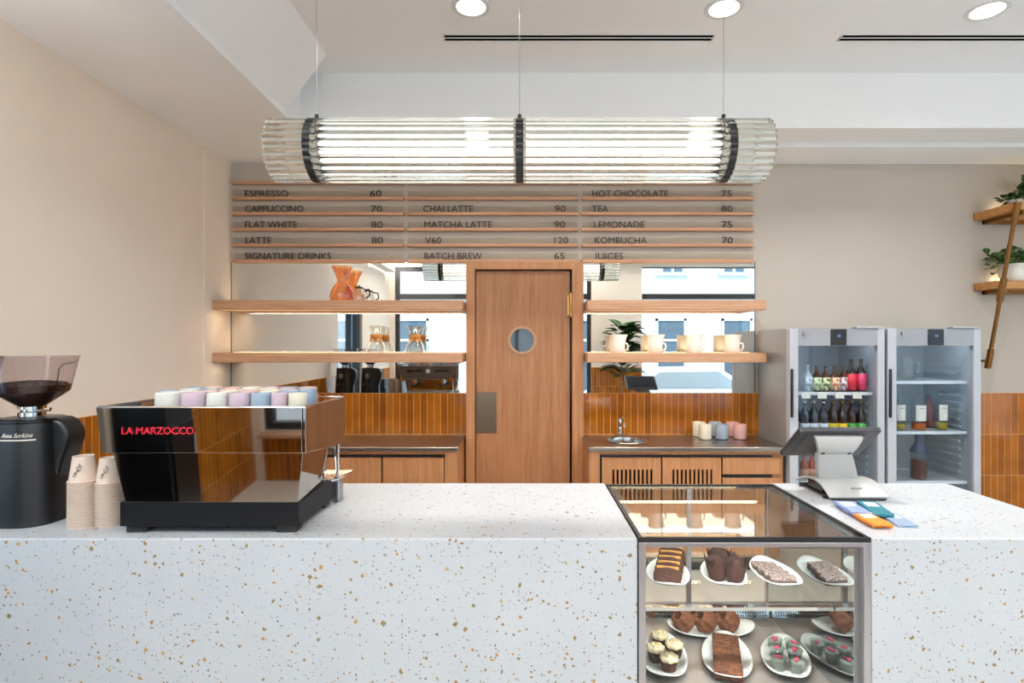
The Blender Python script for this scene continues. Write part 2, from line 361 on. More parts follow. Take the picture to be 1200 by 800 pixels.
# street windows
def window(name, wn, mull, label, fr=.05):
    r = struct(thing(name, '', 'window', (wn[0], YR-.1, wn[2])), label, 'window')
    f = MB(); y0, y1 = YR-.14, YR-.06
    f.box(wn[0], wn[1], y0, y1, wn[3]-fr, wn[3]); f.box(wn[0], wn[1], y0, y1, wn[2], wn[2]+fr)
    f.box(wn[0], wn[0]+fr, y0, y1, wn[2]+fr, wn[3]-fr); f.box(wn[1]-fr, wn[1], y0, y1, wn[2]+fr, wn[3]-fr)
    f.box(wn[0]+fr, wn[1]-fr, y0, y1, 2.44, 2.53)
    for x in mull: f.box(x-.035, x+.035, y0, y1, wn[2]+fr, 2.44)
    f.build('window_frame', M['blackframe'], r)
    g = MB(); g.box(wn[0]+fr, wn[1]-fr, YR-.106, YR-.1, wn[2]+fr, wn[3]-fr); g.build('window_pane', M['glass'], r)
    s = MB(); s.box(wn[0], wn[1], YR-.03, YR+.1, wn[2]-.03, wn[2]); s.build('window_sill', M['wood'], r)
window('window_1', W1, [-.1], 'black framed street window opposite the coffee machine', .07)
window('window_2', W2, [], 'wide street window with one dark transom opposite the display case', .012)
r = struct(thing('fill_window', '', 'window', (WR+.1, 1.3, .5)), 'side window added to light the cafe from its far end', 'window')  # added window, lets daylight across onto the opposite wall
f = MB(); x0, x1 = WR+.06, WR+.13
f.box(x0,x1,-.4,-.34,.5,3.0); f.box(x0,x1,2.94,3.0,.5,3.0); f.box(x0,x1,-.34,2.94,.5,.56); f.box(x0,x1,-.34,2.94,2.94,3.0); f.box(x0,x1,1.27,1.33,.56,2.94); f.build('window_frame', M['blackframe'], r)
f = MB(); f.box(WR+.09,WR+.095,-.34,2.94,.56,2.94); f.build('window_pane', M['glass'], r)
r = struct(thing('door_2', '', 'door', (WL-.08, 1.33, 0)), 'black framed glass door in the side wall', 'door')
f = MB(); x0, x1 = WL-.12, WL-.04
f.box(x0, x1, .78, .90, 0, 2.15); f.box(x0, x1, 1.78, 1.88, 0, 2.15); f.box(x0, x1, .90, 1.78, 2.05, 2.15); f.box(x0, x1, .90, 1.78, 0, .95); f.box(x0, x1, 1.12, 1.2, .95, 2.05)
f.build('door_frame', M['black'], r)
g = MB(); g.box(WL-.083, WL-.077, .90, 1.78, .95, 2.05); g.build('door_pane', M['glass'], r)

# ------------------------------------------------------------------ street outside
mb = MB(); mb.box(-30, 30, -30, YR-.21, -.5, -.35)
struct(mb.build('street', simple('asphalt', '9a9a9a', .9, var=.1)), 'pale street outside the windows', 'street')
FAC = -9.5
bl = thing('building', 'white townhouse across the street seen in the mirrors', 'building', (0, FAC, -.35))
f = MB(); f.box(-14, 14, FAC-1, FAC, -.35, 11); f.build('facade', simple('white_render', 'e4e2dc', .8, var=.04, scale=2), bl)
c = MB(); c.box(-14, 14, FAC, FAC+.25, 3.15, 3.4); c.build('cornice', simple('pale_stone', 'd0cdc6', .8), bl)
WF = simple('window_white', 'cfd2d4', .5); WP = simple('shop_pane', '55646e', .1)
for i, (x, z0, z1, ww) in enumerate([(-6.2,0,2.5,1.1),(-3.6,0,2.5,1.1),(-1.0,0,2.5,1.1),(2.2,0,2.5,1.0),(4.85,0,2.5,1.0),(7.0,0,2.5,1.0),(9.2,0,2.5,1.0),
        (-5.5,4.0,5.6,1.0),(-3.0,4.0,5.6,1.0),(-.6,4.0,5.6,1.0),(2.4,4.0,5.6,.8),(4.9,4.0,5.6,.8),(6.9,4.0,5.6,.8),(9.2,4.0,5.6,.8)]):
    a = MB(); y1 = FAC+.06
    a.box(x-ww/2, x-ww/2+.08, FAC, y1, z0, z1); a.box(x+ww/2-.08, x+ww/2, FAC, y1, z0, z1); a.box(x-ww/2, x+ww/2, FAC, y1, z1-.08, z1); a.box(x-ww/2-.1, x+ww/2+.1, FAC, y1+.06, z0-.1, z0)
    if z0 < 1: a.box(x-ww/2, x+ww/2, FAC, y1, 1.75, 1.83)
    else: a.box(x-.04, x+.04, FAC, y1, z0, z1)
    w_ = a.build('window', WF, bl)
    b_ = MB(); b_.box(x-ww/2+.08, x+ww/2-.08, FAC, FAC+.02, z0, z1-.08); b_.build('pane', WP, w_)
def car(x, y, colr, label, L=4.2):
    r = thing('car', label, 'car', (x, y, -.35)); z = -.35
    prof = [(-2.1,.35),(-2.1,.75),(-1.9,.9),(-1.1,.98),(-.5,1.42),(.9,1.45),(1.6,1.0),(2.05,.9),(2.1,.4)]
    b_ = MB(); pl = [(x+u*L/4.2, z+v) for u, v in prof]
    b_.prism(pl, 'y', y-.8, y+.8); b_.build('body', colr, r, bevel=.06, seg=3)
    g = MB(); pw = [(x-.98, z+1.0),(x-.48, z+1.36),(x+.85, z+1.38),(x+1.42, z+1.0)]
    g.prism(pw, 'y', y-.815, y+.815); g.build('side_windows', simple('car_glass', '9aa6ab', .08), r)
    for dx in (-1.3, 1.3):
        for dy in (-.72, .72):
            t = MB(); t.tube([(x+dx, y+dy-.1, z+.32), (x+dx, y+dy+.1, z+.32)], .32, 20); t.build('wheel', M['black'], r)
    return r
car(3.6, -4.6, simple('white_car_paint', 'e6e8ea', .2), 'white hatchback parked outside the wide street window')
car(7.9, -4.6, simple('silver_car_paint', 'b4bac0', .2, .4), 'silver saloon parked behind the white hatchback')

def leaf(mb, base, direc, length, width, droop=.25, n=4):
    d = Vector(direc).normalized(); up = Vector((0,0,1)); side = d.cross(up)
    side = side.normalized() if side.length > 1e-3 else Vector((1,0,0)); b0 = Vector(base); nrm = side.cross(d)
    vs_, fs_ = [], []
    for i in range(n+1):
        t = i/n; wd = width*.5*math.sin(PI*min(1, (t*.92+.08)))**.8 if i < n else 0.001
        c = b0+d*length*t-up*length*droop*t*t
        vs_ += [c-side*wd+nrm*wd*.25, c, c+side*wd+nrm*wd*.25]
    for i in range(n):
        a = i*3; fs_ += [(a,a+1,a+4,a+3),(a+1,a+2,a+5,a+4)]
    mb.add(vs_, fs_)

r = thing('reflection_cabinet', 'low black cabinet added by the glass door for its dark reflection', 'cabinet', (WL+.17, .4, 0))  # unseen cabinet added to darken the reflection in the espresso machine
a = MB(); a.box(WL+.014, WL+.32, .48, .74, .05, 1.12); a.build('carcass', M['black'], r, bevel=.004)
a = MB(); a.box(WL+.32, WL+.338, .495, .725, .07, .98); d = a.build('door', M['blackgloss'], r, bevel=.003)
a = MB(); a.tube([(WL+.35,.52,.75),(WL+.35,.52,.9)], .008, 8); a.build('handle', M['chrome'], d)
a = MB(); a.box(WL+.03, WL+.3, .5, .72, 0, .05); a.build('plinth', M['black'], r)
# fiddle-leaf plant by the pier between the windows
r = thing('fiddle_leaf_plant', 'tall potted fiddle leaf plant by the pier between street windows', 'plant', (1.69, -.5, 0))
p = MB(); p.lathe([(.15,0),(.19,.36),(.17,.36),(.165,.3)], (1.69,-.5,0), 24); p.build('pot', M['white'], r)
p = MB(); p.tube([(1.69,-.5,.28),(1.70,-.5,.8),(1.68,-.49,1.3),(1.70,-.5,1.9)], [.018,.015,.012,.006]); p.build('trunk', simple('bark', '7a5c40', .8), r)
p = MB(); rnd = random.Random(3)
for i in range(90):
    a = rnd.uniform(0, 2*PI); z = rnd.uniform(1.12, 1.98); leaf(p, (1.69+.12*math.cos(a), -.48+.06*math.sin(a), z), (math.cos(a), math.sin(a)*.6, rnd.uniform(-.1,.8)), rnd.uniform(.22,.34), rnd.uniform(.16,.23))
p.build('foliage', M['leafd'], r)
r = thing('street_planter', 'round green shrub in a dark planter outside the window', 'plant', (-1.55, -1.9, -.35))
p = MB(); p.lathe([(.22,0),(.28,1.0),(.25,1.0),(.24,.95)], (-1.55,-1.9,-.35), 20); p.build('planter', M['black'], r)
p = MB()
for i in range(160):
    v = Vector((rnd.gauss(0,1), rnd.gauss(0,1), rnd.gauss(.2,1))).normalized(); leaf(p, Vector((-1.55,-1.9,1.0))+v*.16, v, .2, .09)
p.build('foliage', M['leaf'], r)

# ------------------------------------------------------------------ wooden door
r = struct(thing('door_1', '', 'door', (0, YB, 0)), 'oak door with a small round window in the service wall', 'door')
dY = 4.56
fx0, fx1 = X(547,dY), X(683,dY); fz = Z(308,dY); px0, px1 = X(558,dY), X(667.5,dY); pz = Z(318,dY)
f = MB(); f.box(fx0, px0-.006, 4.50, YB, 0, fz); f.box(px1+.016, fx1, 4.50, YB, 0, fz); f.box(px0-.006, px1+.016, 4.50, YB, pz+.010, fz)
f.build('door_frame', M['woodz'], r, bevel=.003)
f = MB(); f.box(px0-.006, px1+.016, 4.588, YB-.001, 0, pz+.010); f.build('door_gap_shade', M['black'], r)  # black backing that paints the shade in the gap round the leaf
cx, czz = X(612,dY), Z(398.5,dY); RW = .105
p = MB(); NS = 48                                                   # leaf with a round hole
ring = [(cx+RW*math.cos(2*PI*i/NS), czz+RW*math.sin(2*PI*i/NS)) for i in range(NS)]
def sq(a):                                                         # matching point on the leaf's outline
    c_, s_ = math.cos(a), math.sin(a); t = []
    if c_ > 1e-9: t.append((px1-cx)/c_)
    if c_ < -1e-9: t.append((px0-cx)/c_)
    if s_ > 1e-9: t.append((pz-czz)/s_)
    if s_ < -1e-9: t.append((0.01-czz)/s_)
    k = min(t); return (cx+k*c_, czz+k*s_)
angs = sorted([2*PI*i/NS for i in range(NS)]+[math.atan2(b-czz, a-cx)%(2*PI) for a in (px0,px1) for b in (pz,.01)])
n = len(angs); yf, yk = 4.545, 4.585
inn = [(cx+RW*math.cos(a), czz+RW*math.sin(a)) for a in angs]; outr = [sq(a) for a in angs]
vs_ = [(u,yf,v) for u,v in inn]+[(u,yf,v) for u,v in outr]+[(u,yk,v) for u,v in inn]+[(u,yk,v) for u,v in outr]
fs_ = []
for i in range(n):
    j = (i+1)%n; fs_ += [(i,j,n+j,n+i),(2*n+i,3*n+i,3*n+j,2*n+j),(i,2*n+i,2*n+j,j),(n+i,n+j,3*n+j,3*n+i)]
p.add(vs_, fs_); p.build('door_leaf', M['woodd'], r)
q = MB(); prof = [(RW-.012,-.012),(RW+.008,-.012),(RW+.008,.0),(RW-.012,.0)]
rings = [[(cx+(rr)*math.cos(2*PI*i/NS), yf+yy, czz+(rr)*math.sin(2*PI*i/NS)) for rr, yy in prof] for i in range(NS)]
rings.append(rings[0]); q.loft(rings, caps=False); pr = q.build('porthole_ring', simple('bronze_ring', 'b08a6a', .35, .6), r)
q = MB(); q.loft([[(cx+rr*math.cos(2*PI*i/NS), 4.56+yy, czz+rr*math.sin(2*PI*i/NS)) for i in range(NS)] for rr, yy in ((RW-.004,0),(RW-.004,.005))]); q.build('porthole_pane', simple('porthole_glass', '36434b', .04, 0, var=.1, spec=1.0), r)
q = MB(); q.box(px0+.003, X(582,dY), yf-.003, yf, Z(507,dY), Z(459,dY)); q.build('push_plate', simple('bronze_plate', '7b6a58', .35, .9), r)
for yy in (358, 700):
    q = MB(); zc = Z(yy,dY)
    q.tube([(px1+.006, 4.512, zc-.085), (px1+.006, 4.512, zc+.085)], .011, 12); q.ball((px1+.006,4.512,zc+.09), .011); q.ball((px1+.006,4.512,zc-.09), .011); q.box(px1-.02, px1+.006, 4.535, 4.544, zc-.08, zc+.08)
    q.build('hinge', simple('polished_brass', 'c9975c', .2, 1), r)

# ------------------------------------------------------------------ mirrors
def mirror(x0, x1, label):
    r = thing('wall_mirror', label, 'mirror', ((x0+x1)/2, YB-.02, TT))
    a = MB(); a.box(x0, x1, YB-.012, YB-.002, TT+.002, Z(307,4.59)); a.build('glass', M['mirror'], r)
    for e0 in (x0-.005, x1): b_ = MB(); b_.box(e0, e0+.005, YB-.014, YB-.001, TT+.002, Z(307,4.59)); b_.build('edge_strip', M['blackframe'], r)
mirror(WL+.018, fx0-.006, 'large wall mirror behind the glass coffee brewers')
mirror(fx1+.006, X(884,4.59), 'large wall mirror behind the white jugs')

# ------------------------------------------------------------------ menu boards
MY = 4.585
rails = [213.4, 231.9, 249.9, 268.4, 286.9, 305.4]
boards = [((271,473), [('ESPRESSO',287,338,'60',433.5,447),('CAPPUCCINO',287,356,'70',434.5,448),('FLAT WHITE',287,348,'80',435,448.5),('LATTE',288,318,'80',435.5,449),('SIGNATURE DRINKS',287,388,None,0,0)], 'wall menu rails listing espresso drinks from ESPRESSO to SIGNATURE DRINKS'),
  ((476.5,678), [None,('CHAI LATTE',496,554.5,'90',650,663),('MATCHA LATTE',497.5,576.5,'90',649.5,662.5),('V60',498,517,'120',649.5,666),('BATCH BREW',497.5,565,'65',649.5,661.5)], 'wall menu rails listing CHAI LATTE to BATCH BREW above the door'),
  ((682,884), [('HOT CHOCOLATE',694,783,'75',845.5,857.5),('TEA',694,712.5,'80',845.5,858.5),('LEMONADE',696,755.5,'75',845.5,858),('KOMBUCHA',697,758,'70',846,858.5),('JUICES',696.5,730,None,0,0)], 'wall menu rails listing HOT CHOCOLATE to JUICES above the white jugs')]
for (bx0, bx1), rows, lab in boards:
    x0, x1 = X(bx0,MY-.03), X(bx1,MY-.03)
    r = thing('menu_board', lab, 'menu board', ((x0+x1)/2, YB, Z(305.4,MY)))
    for i, py in enumerate(rails):
        z = Z(py, MY-.03); a = MB(); a.box(x0, x1, 4.555, YB-.001, z-.013, z+.013); a.build('rail', M['wood'], r, bevel=.003)
        if i:
            b_ = MB(); b_.box(x0+.004, x1-.004, 4.572, 4.575, z+.012, z+.062); b_.build('acrylic_strip', M['acrylic'], r)
            if rows[i-1]:
                t, a0, a1, num, n0, n1 = rows[i-1]; yl = 4.571; h = 8.1*yl/FPX; zb = z+.0135
                text_mb(t, X(a0,yl), X(a1,yl), zb, h, yl, .004).build('lettering', M['letter'], r, smooth=False)
                if num: text_mb(num, X(n0,yl), X(n1,yl), zb, h, yl, .004).build('price_lettering', M['letter'], r, smooth=False)

# ------------------------------------------------------------------ wall shelves beside the door
SY = 4.31
def shelf(x0, x1, zt, zb, label):
    r = thing('wall_shelf', label, 'shelf', ((x0+x1)/2, YB, zb))
    a = MB(); a.box(x0, x1, SY, YB-.016, zb, zt); a.build('board', M['wood'], r, bevel=.003)
    l = MB(); l.box(x0+.03, x1-.03, YB-.034, YB-.022, zt, zt+.004); l.build('light_strip', M['led'], r)
    for i in range(2):
        d = bpy.data.lights.new('shelf_strip', 'AREA'); d.shape = 'RECTANGLE'; d.size = (x1-x0)-.1; d.size_y = .012; d.energy = STRIP_W; d.color = (1,.78,.5)
        o = bpy.data.objects.new('shelf_strip', d); col.objects.link(o); o.parent = r
        if i == 0: o.location = (0, -.03, zt-zb+.006); o.rotation_euler = (PI, 0, 0)
        else: o.location = (0, SY-YB+.06, -.002); d.energy = STRIP_W*.9
    g = MB(); g.box(x0+.03, x1-.03, SY+.05, SY+.075, zb-.0015, zb); g.build('under_light', M['ledlow'], r)
zu, zl = Z(351.5,SY), Z(413.5,SY); th = .072
shelf(WL+.014, fx0+.012-.02, zu, zu-th, 'upper oak wall shelf carrying the amber glass brewer')
shelf(WL+.014, fx0+.012-.02, zl, zl-th, 'lower oak wall shelf carrying two clear glass brewers')
shelf(fx1+.008, X(898.5,SY), zu, zu-th, 'empty upper oak wall shelf above the white jugs')
shelf(fx1+.008, X(898.5,SY), zl, zl-th, 'lower oak wall shelf carrying four white jugs')

def brewer(x, y, z, label, gm, h=.205, cmat=None):
    r = thing('glass_brewer', label, 'coffee brewer', (x,y,z)); k = h/.205
    prof = [(.048,.0),(.066,.004),(.072,.02),(.066,.055),(.048,.088),(.029,.112),(.027,.122),(.038,.15),(.054,.185),(.061,.203)]
    a = MB(); a.lathe([(.001,.0)]+[(p_*k, q*k) for p_, q in prof], (x,y,z), 32, caps=False); a.build('glass_body', gm, r)
    if cmat:
        c = MB(); c.lathe([(.034,.088),(.046,.09),(.042,.112),(.041,.122),(.047,.142),(.039,.143),(.033,.12)], (x,y,z), 24); cc = c.build('wooden_collar', cmat, r)
        t = MB(); t.lathe([(.0425,.113),(.0445,.1165),(.0425,.12)], (x,y,z), 20, caps=False); t.ball((x+.006,y-.045,z+.117), .008); t.tube([(x+.006,y-.046,z+.115),(x+.012,y-.05,z+.085)], .0025, 6); t.tube([(x+.006,y-.046,z+.115),(x+.002,y-.051,z+.08)], .0025, 6)
        t.build('leather_tie', simple('leather', '9a5a2a', .6), cc)
    return r
collar = wood('collar_wood', 'b9742a', 'd9963f', 'z', .4)
IY = 4.45
brewer(X(401,IY), IY, zu, 'amber tinted hourglass glass brewer on the upper shelf', M['amberware'], .275)
brewer(X(440.5,IY), IY, zl, 'clear hourglass brewer with wooden collar below the amber brewer', M['clearware'], .215, collar)
brewer(X(486,IY), IY, zl, 'clear hourglass brewer with wooden collar next to the door frame', M['clearware'], .215, collar)
# small glass server with handle next to the amber brewer
sx = X(421,IY); r = thing('glass_server', 'small clear glass server with dark handle beside the amber brewer', 'carafe', (sx,IY,zu))
a = MB(); a.lathe([(.04,0),(.05,.01),(.05,.05),(.035,.09),(.04,.1)], (sx,IY,zu), 28, caps=False); a.build('glass_body', M['clearware'], r)
a = MB(); a.tube([(sx+.036,IY,zu+.095),(sx+.075,IY,zu+.09),(sx+.082,IY,zu+.05),(sx+.052,IY,zu+.025)], .006, 8); a.build('handle', M['blackgloss'], r)
a = MB(); a.lathe([(.036,.1),(.03,.112),(.008,.116),(.008,.126),(.001,.128)], (sx,IY,zu), 24); a.build('lid', M['blackgloss'], r)
# four white jugs
def jug(x, label):
    r = thing('white_jug', label, 'jug', (x,IY,zl), 'white jugs on the wall shelf'); h = .142; R = .056
    a = MB(); n = 32; rings = []
    for rr, z in [(R*.9,0),(R,.008),(R*1.0,.07),(R*.98,.12),(R*1.02,h),(R*.96,h),(R*.92,.12),(R*.93,.02),(R*.8,.012)]:
        ring = []
        for i in range(n):
            t = 2*PI*i/n; sp = max(0, math.cos(t))**10*max(0,(z-.085)/.057)*.022
            ring.append((x+(rr+sp)*math.cos(t), IY+(rr+sp)*math.sin(t), zl+z))
        rings.append(ring)
    a.loft(rings); a.build('jug_body', M['white'], r)
    b_ = MB(); ang = math.radians(-32); dx, dy = math.cos(ang), math.sin(ang)
    b_.tube([(x+dx*(R-.004),IY+dy*(R-.004),zl+.075),(x+dx*(R+.022),IY+dy*(R+.022),zl+.07),(x+dx*(R+.027),IY+dy*(R+.027),zl+.045),(x+dx*(R+.018),IY+dy*(R+.018),zl+.022),(x+dx*(R-.004),IY+dy*(R-.004),zl+.02)], .007, 10)
    b_.build('handle', M['white'], r)
for i, px in enumerate((724, 768, 813, 858)):
    jug(X(px,IY), ['white ceramic jug on the lower shelf in front of the mirrored plant','second white ceramic jug along the shelf from the door','third white ceramic jug along the shelf from the door','white ceramic jug on the lower shelf next to the fridge'][i])

# ------------------------------------------------------------------ back counters
CZT = .893; CF = 4.05
def back_counter(x0, x1, fx, doors, label, sink=None, vents=()):
    r = thing('back_counter', label, 'cabinet', ((x0+x1)/2, YB-.3, 0))
    a = MB(); zt = CZT-.03
    a.box(x0, x0+.075, CF+.005, CF+.03, .1, zt) if fx > 0 else a.box(x1-.09, x1, CF+.005, CF+.03, .1, zt)
    a.box(x0, x1, CF+.035, YB-.014, .1, zt-.2 if sink else zt)
    a.box(x0+.0751 if fx > 0 else x0, x1 if fx > 0 else x1-.0901, CF+.005, CF+.03, Z(531.5,CF), zt)
    if sink:
        a.box(x0, x0+.02, CF+.035, YB-.014, zt-.2, zt); a.box(x1-.02, x1, CF+.035, YB-.014, zt-.2, zt); a.box(x0+.02, x1-.02, CF+.035, CF+.05, zt-.2, zt)
    a.build('carcass', M['woodz'], r, bevel=.002)
    k = MB(); k.box(x0+.08, x1-.08, CF+.0305, CF+.0345, .11, Z(534,CF)); k.build('gap_shade_sheet', M['black'], r)  # black sheet standing in for shade between the cabinet doors
    k = MB(); k.box(x0+.03, x1-.03, CF+.07, YB-.02, 0, .1); k.build('plinth', M['black'], r)
    for j, (d0, d1, z0, z1, vent) in enumerate(doors):
        d = MB(); y0, y1 = CF+.012, CF+.030
        if vent:
            v0, v1, n = vent; zb, zt_ = Z(563,CF)-.16, Z(550.5,CF); wv = (v1-v0)/(2*n-1)
            d.box(d0, v0, y0, y1, z0, z1); d.box(v1, d1, y0, y1, z0, z1); d.box(v0, v1, y0, y1, zt_, z1); d.box(v0, v1, y0, y1, z0, zb)
            for q in range(n-1): d.box(v0+wv*(2*q+1), v0+wv*(2*q+2), y0, y1, zb, zt_)
            dd = d.build('door', M['woodz'], r)
            bk = MB(); bk.box(v0, v1, y1+.0005, y1+.004, zb, zt_); bk.build('vent_backing', M['black'], dd)
        else:
            d.box(d0, d1, y0, y1, z0, z1); d.build('drawer' if z1-z0 < .3 else 'door', M['woodz'], r, bevel=.002)
    wt = MB()
    if sink:
        cx, cy_, R = sink; n = 40                                    # steel top with a round hole
        xa, xb, ya, yb = x0-.004, x1+.004, CF-.012, YB-.014
        def sqq(a):
            c_, s_ = math.cos(a), math.sin(a); t = []
            if c_ > 1e-9: t.append((xb-cx)/c_)
            if c_ < -1e-9: t.append((xa-cx)/c_)
            if s_ > 1e-9: t.append((yb-cy_)/s_)
            if s_ < -1e-9: t.append((ya-cy_)/s_)
            q = min(t); return (cx+q*c_, cy_+q*s_)
        an = sorted([2*PI*i/n for i in range(n)]+[math.atan2(b-cy_, a_-cx)%(2*PI) for a_ in (xa,xb) for b in (ya,yb)]); m_ = len(an)
        I = [(cx+R*math.cos(t), cy_+R*math.sin(t)) for t in an]; O = [sqq(t) for t in an]
        vv = [(u,v,CZT) for u,v in I]+[(u,v,CZT) for u,v in O]+[(u,v,CZT-.03) for u,v in I]+[(u,v,CZT-.03) for u,v in O]; ff = []
        for i in range(m_):
            j = (i+1)%m_; ff += [(i,j,m_+j,m_+i),(2*m_+i,3*m_+i,3*m_+j,2*m_+j),(i,2*m_+i,2*m_+j,j),(m_+i,m_+j,3*m_+j,3*m_+i)]
        wt.add(vv, ff)
    else: wt.box(x0-.004, x1+.004, CF-.012, YB-.014, CZT-.03, CZT)
    tp = wt.build('steel_worktop', M['steel'], r, bevel=.004)
    if sink:
        b_ = MB(); b_.lathe([(R+.012,.002),(R+.006,.006),(R-.002,.002),(R-.006,-.02),(R-.012,-.12),(R-.05,-.15),(.02,-.155),(.02,-.158),(R-.048,-.154),(R-.008,-.122),(R-.0015,-.02),(R+.004,0)], (cx,cy_,CZT), 40, caps=False)
        b_.build('sink_basin', simple('sink_steel', 'b8b6b4', .18, 1), r)
    return r
xl = X(536,CF); zt = CZT-.03
dz1 = Z(536.5,CF)
D = lambda px: X(px, CF)
back_counter(WL+.014, xl, -1, [(D(270)+.0, D(355), .12, dz1, None), (D(356.5), D(446), .12, dz1, None), (D(448), D(520), .12, dz1, None)], 'oak base cabinet with steel top between coffee machine and door')
xr0, xr1 = X(690.5,CF), 1.865
back_counter(xr0, xr1, 1, [(D(706), D(775), .12, dz1, (D(718), D(765), 10)), (D(777), D(845.7), .12, dz1, (D(788.5), D(835.5), 10)), (D(847.7), D(916.5), Z(556,CF), dz1, None), (D(847.7), D(916.5), .12, Z(560.5,CF), None)],
     'oak base cabinet with round sink and slotted doors', sink=(.79, 4.32, .145))
# tap
tx, ty = X(728,4.5)-.01, 4.50
r = thing('tap', 'chrome single lever tap behind the round sink', 'tap', (tx,ty,CZT))
a = MB(); a.lathe([(.026,0),(.026,.008),(.018,.014),(.017,.1),(.015,.115)], (tx,ty,CZT), 20); a.build('tap_body', M['chrome'], r)
a = MB(); a.tube([(tx,ty,CZT+.085),(tx+.01,ty-.06,CZT+.12),(tx+.014,ty-.11,CZT+.115),(tx+.014,ty-.12,CZT+.095)], [.013,.011,.011,.011], 12); a.build('spout', M['chrome'], r)
a = MB(); a.tube([(tx,ty,CZT+.115),(tx-.004,ty+.004,CZT+.14)], .016, 14); a.tube([(tx,ty,CZT+.135),(tx+.03,ty-.03,CZT+.165)], [.007,.006], 10); a.build('lever', M['chrome'], r)
# six tumblers
cupsC = [simple('cream_ceramic','d8cbb4',.55), simple('blue_grey_ceramic','8d98a2',.55), simple('pink_ceramic','cb9a93',.55)]
names = ['cream','blue-grey','pink']
for k, (pf, pb) in enumerate(((826.3,818.8),(845.8,838),(867.3,858.5))):
    for row, px, y in (('front',pf,4.40),('back',pb,4.535)):
        x = X(px,y); h, R = (.113,.048)
        a = MB(); a.lathe([(R*.9,0),(R,.006),(R,h-.003),(R-.002,h),(R-.005,h-.002),(R-.006,.01),(R*.8,.006)], (x,y,CZT), 32)
        tag(a.build('tumbler', cupsC[k]), f'{names[k]} tumbler in the {row} row on the steel worktop', 'cup', 'tumblers on the sink worktop')

# ------------------------------------------------------------------ glass door fridges
def fridge(x0, x1, label, light):
    YF, YK, H = 4.03, 4.575, 1.733; r = thing('drinks_fridge', label, 'fridge', ((x0+x1)/2, 4.3, 0)); t = .035
    yb0 = YF+.055
    a = MB(); a.box(x0, x0+t, yb0, YK, .03, H); a.box(x1-t, x1, yb0, YK, .03, H); a.box(x0+t, x1-t, yb0, YK, H-.05, H); a.box(x0+t, x1-t, yb0, YK, .03, .16); a.box(x0+t, x1-t, YK-.02, YK, .16, H-.05)
    a.build('cabinet', M['fridgeside'], r, bevel=.004)
    l = MB(); e = .004; l.box(x0+t, x0+t+e, yb0, YK-.024, .16, H-.05); l.box(x1-t-e, x1-t, yb0, YK-.024, .16, H-.05); l.box(x0+t, x1-t, YK-.024, YK-.02, .16, H-.05); l.box(x0+t+e, x1-t-e, yb0, YK-.024, H-.054, H-.05)
    for i in range(22):                                            # moulded ribs that carry the shelves
        z = .3+i*.055
        l.box(x1-t-e-.014, x1-t-e, yb0+.08, YK-.06, z, z+.018); l.box(x0+t+e, x0+t+e+.014, yb0+.08, YK-.06, z, z+.018)
    l.build('liner', M['liner'], r)
    f = MB(); y0, y1 = YF, YF+.05; jl, jr = .062, .05; zh = Z(405,YF)
    f.box(x0, x0+jl, y0, y1, .08, H); f.box(x1-jr, x1, y0, y1, .08, H); f.box(x0+jl, x1-jr, y0, y1, .08, .2)
    d = f.build('door', M['fridge'], r, bevel=.004)
    f = MB(); f.box(x0+jl, x1-jr, y0+.004, y1, zh, H-.003); f.build('door_header', M['fridgehead'], d)
    g = MB(); g.box(x0+jl, x1-jr, y0+.018, y0+.024, .2, zh); g.build('door_pane', M['glassfridge'], d)
    xc = x0+(x1-x0)*.515
    s = MB(); s.box(xc-.055, xc+.055, y0-.004, y0+.004, zh+.004, H-.006); ds = s.build('display', M['blackgloss'], d, bevel=.003)
    s = MB(); s.lathe([(.013,0),(.013,.002)], (0,0,0), 20); s.v = [(xc+p_[0], y0-.0045-p_[2], zh+.07+p_[1]*.8) for p_ in s.v]; s.build('display_symbol', simple('display_blue','3f5f80',.4,emit='5f86ad',estr=.12), ds)
    s = MB(); s.tube([(x0+.105, y0+.004, H-.035),(x0+.105, y0-.008, H-.035)], .013, 16); s.build('lock', M['steel'], d)
    s = MB(); s.box(x0+.004, x0+.022, y0-.014, y0, Z(489,YF), Z(432,YF)); s.build('handle', M['blackgloss'], d, bevel=.004)
    s = MB(); s.box(x1-.2, x1-.02, YF-.005, YF+.06, H, H+.012); s.tube([(x1-.19,YF+.01,H+.006),(x1-.19,YF+.01,H+.022)], .014, 12); s.build('hinge', M['fridge'], r, bevel=.002)
    for dx in (x0+.05, x1-.05):
        for dy in (yb0+.04, YK-.06): s = MB(); s.tube([(dx,dy,0),(dx,dy,.03)], .02, 12); s.build('foot', M['black'], r)
    s = MB(); s.box(x0+t+.03, x1-t-.03, yb0+.012, yb0+.028, H-.07, H-.055); s.build('interior_light', simple('fridge_led','ffffff',.5,emit='eef4ff',estr=light), r)
    dl = bpy.data.lights.new('fridge_lamp','AREA'); dl.shape='RECTANGLE'; dl.size=x1-x0-.16; dl.size_y=.03; dl.energy=light*.3; dl.color=(.85,.92,1)
    o = bpy.data.objects.new('fridge_lamp', dl); col.objects.link(o); o.parent = r; o.location = (0, yb0+.04-4.3, H-.078); o.rotation_euler = (math.radians(18),0,0)
    return r, yb0, YK-.03, x0+t+e+.002, x1-t-e-.002
M['glassfridge'] = thin_glass('fridge_pane', 'f4f7f9', 1.5, .5)
F1 = fridge(1.885, 2.556, 'glass door drinks fridge next to the sink cabinet, full of labelled bottles', 2.2)
F2 = fridge(2.578, 3.235, 'glass door drinks fridge holding a few tall bottles and jugs', 2.2)
wire = simple('shelf_white', 'dfe2e4', .4)
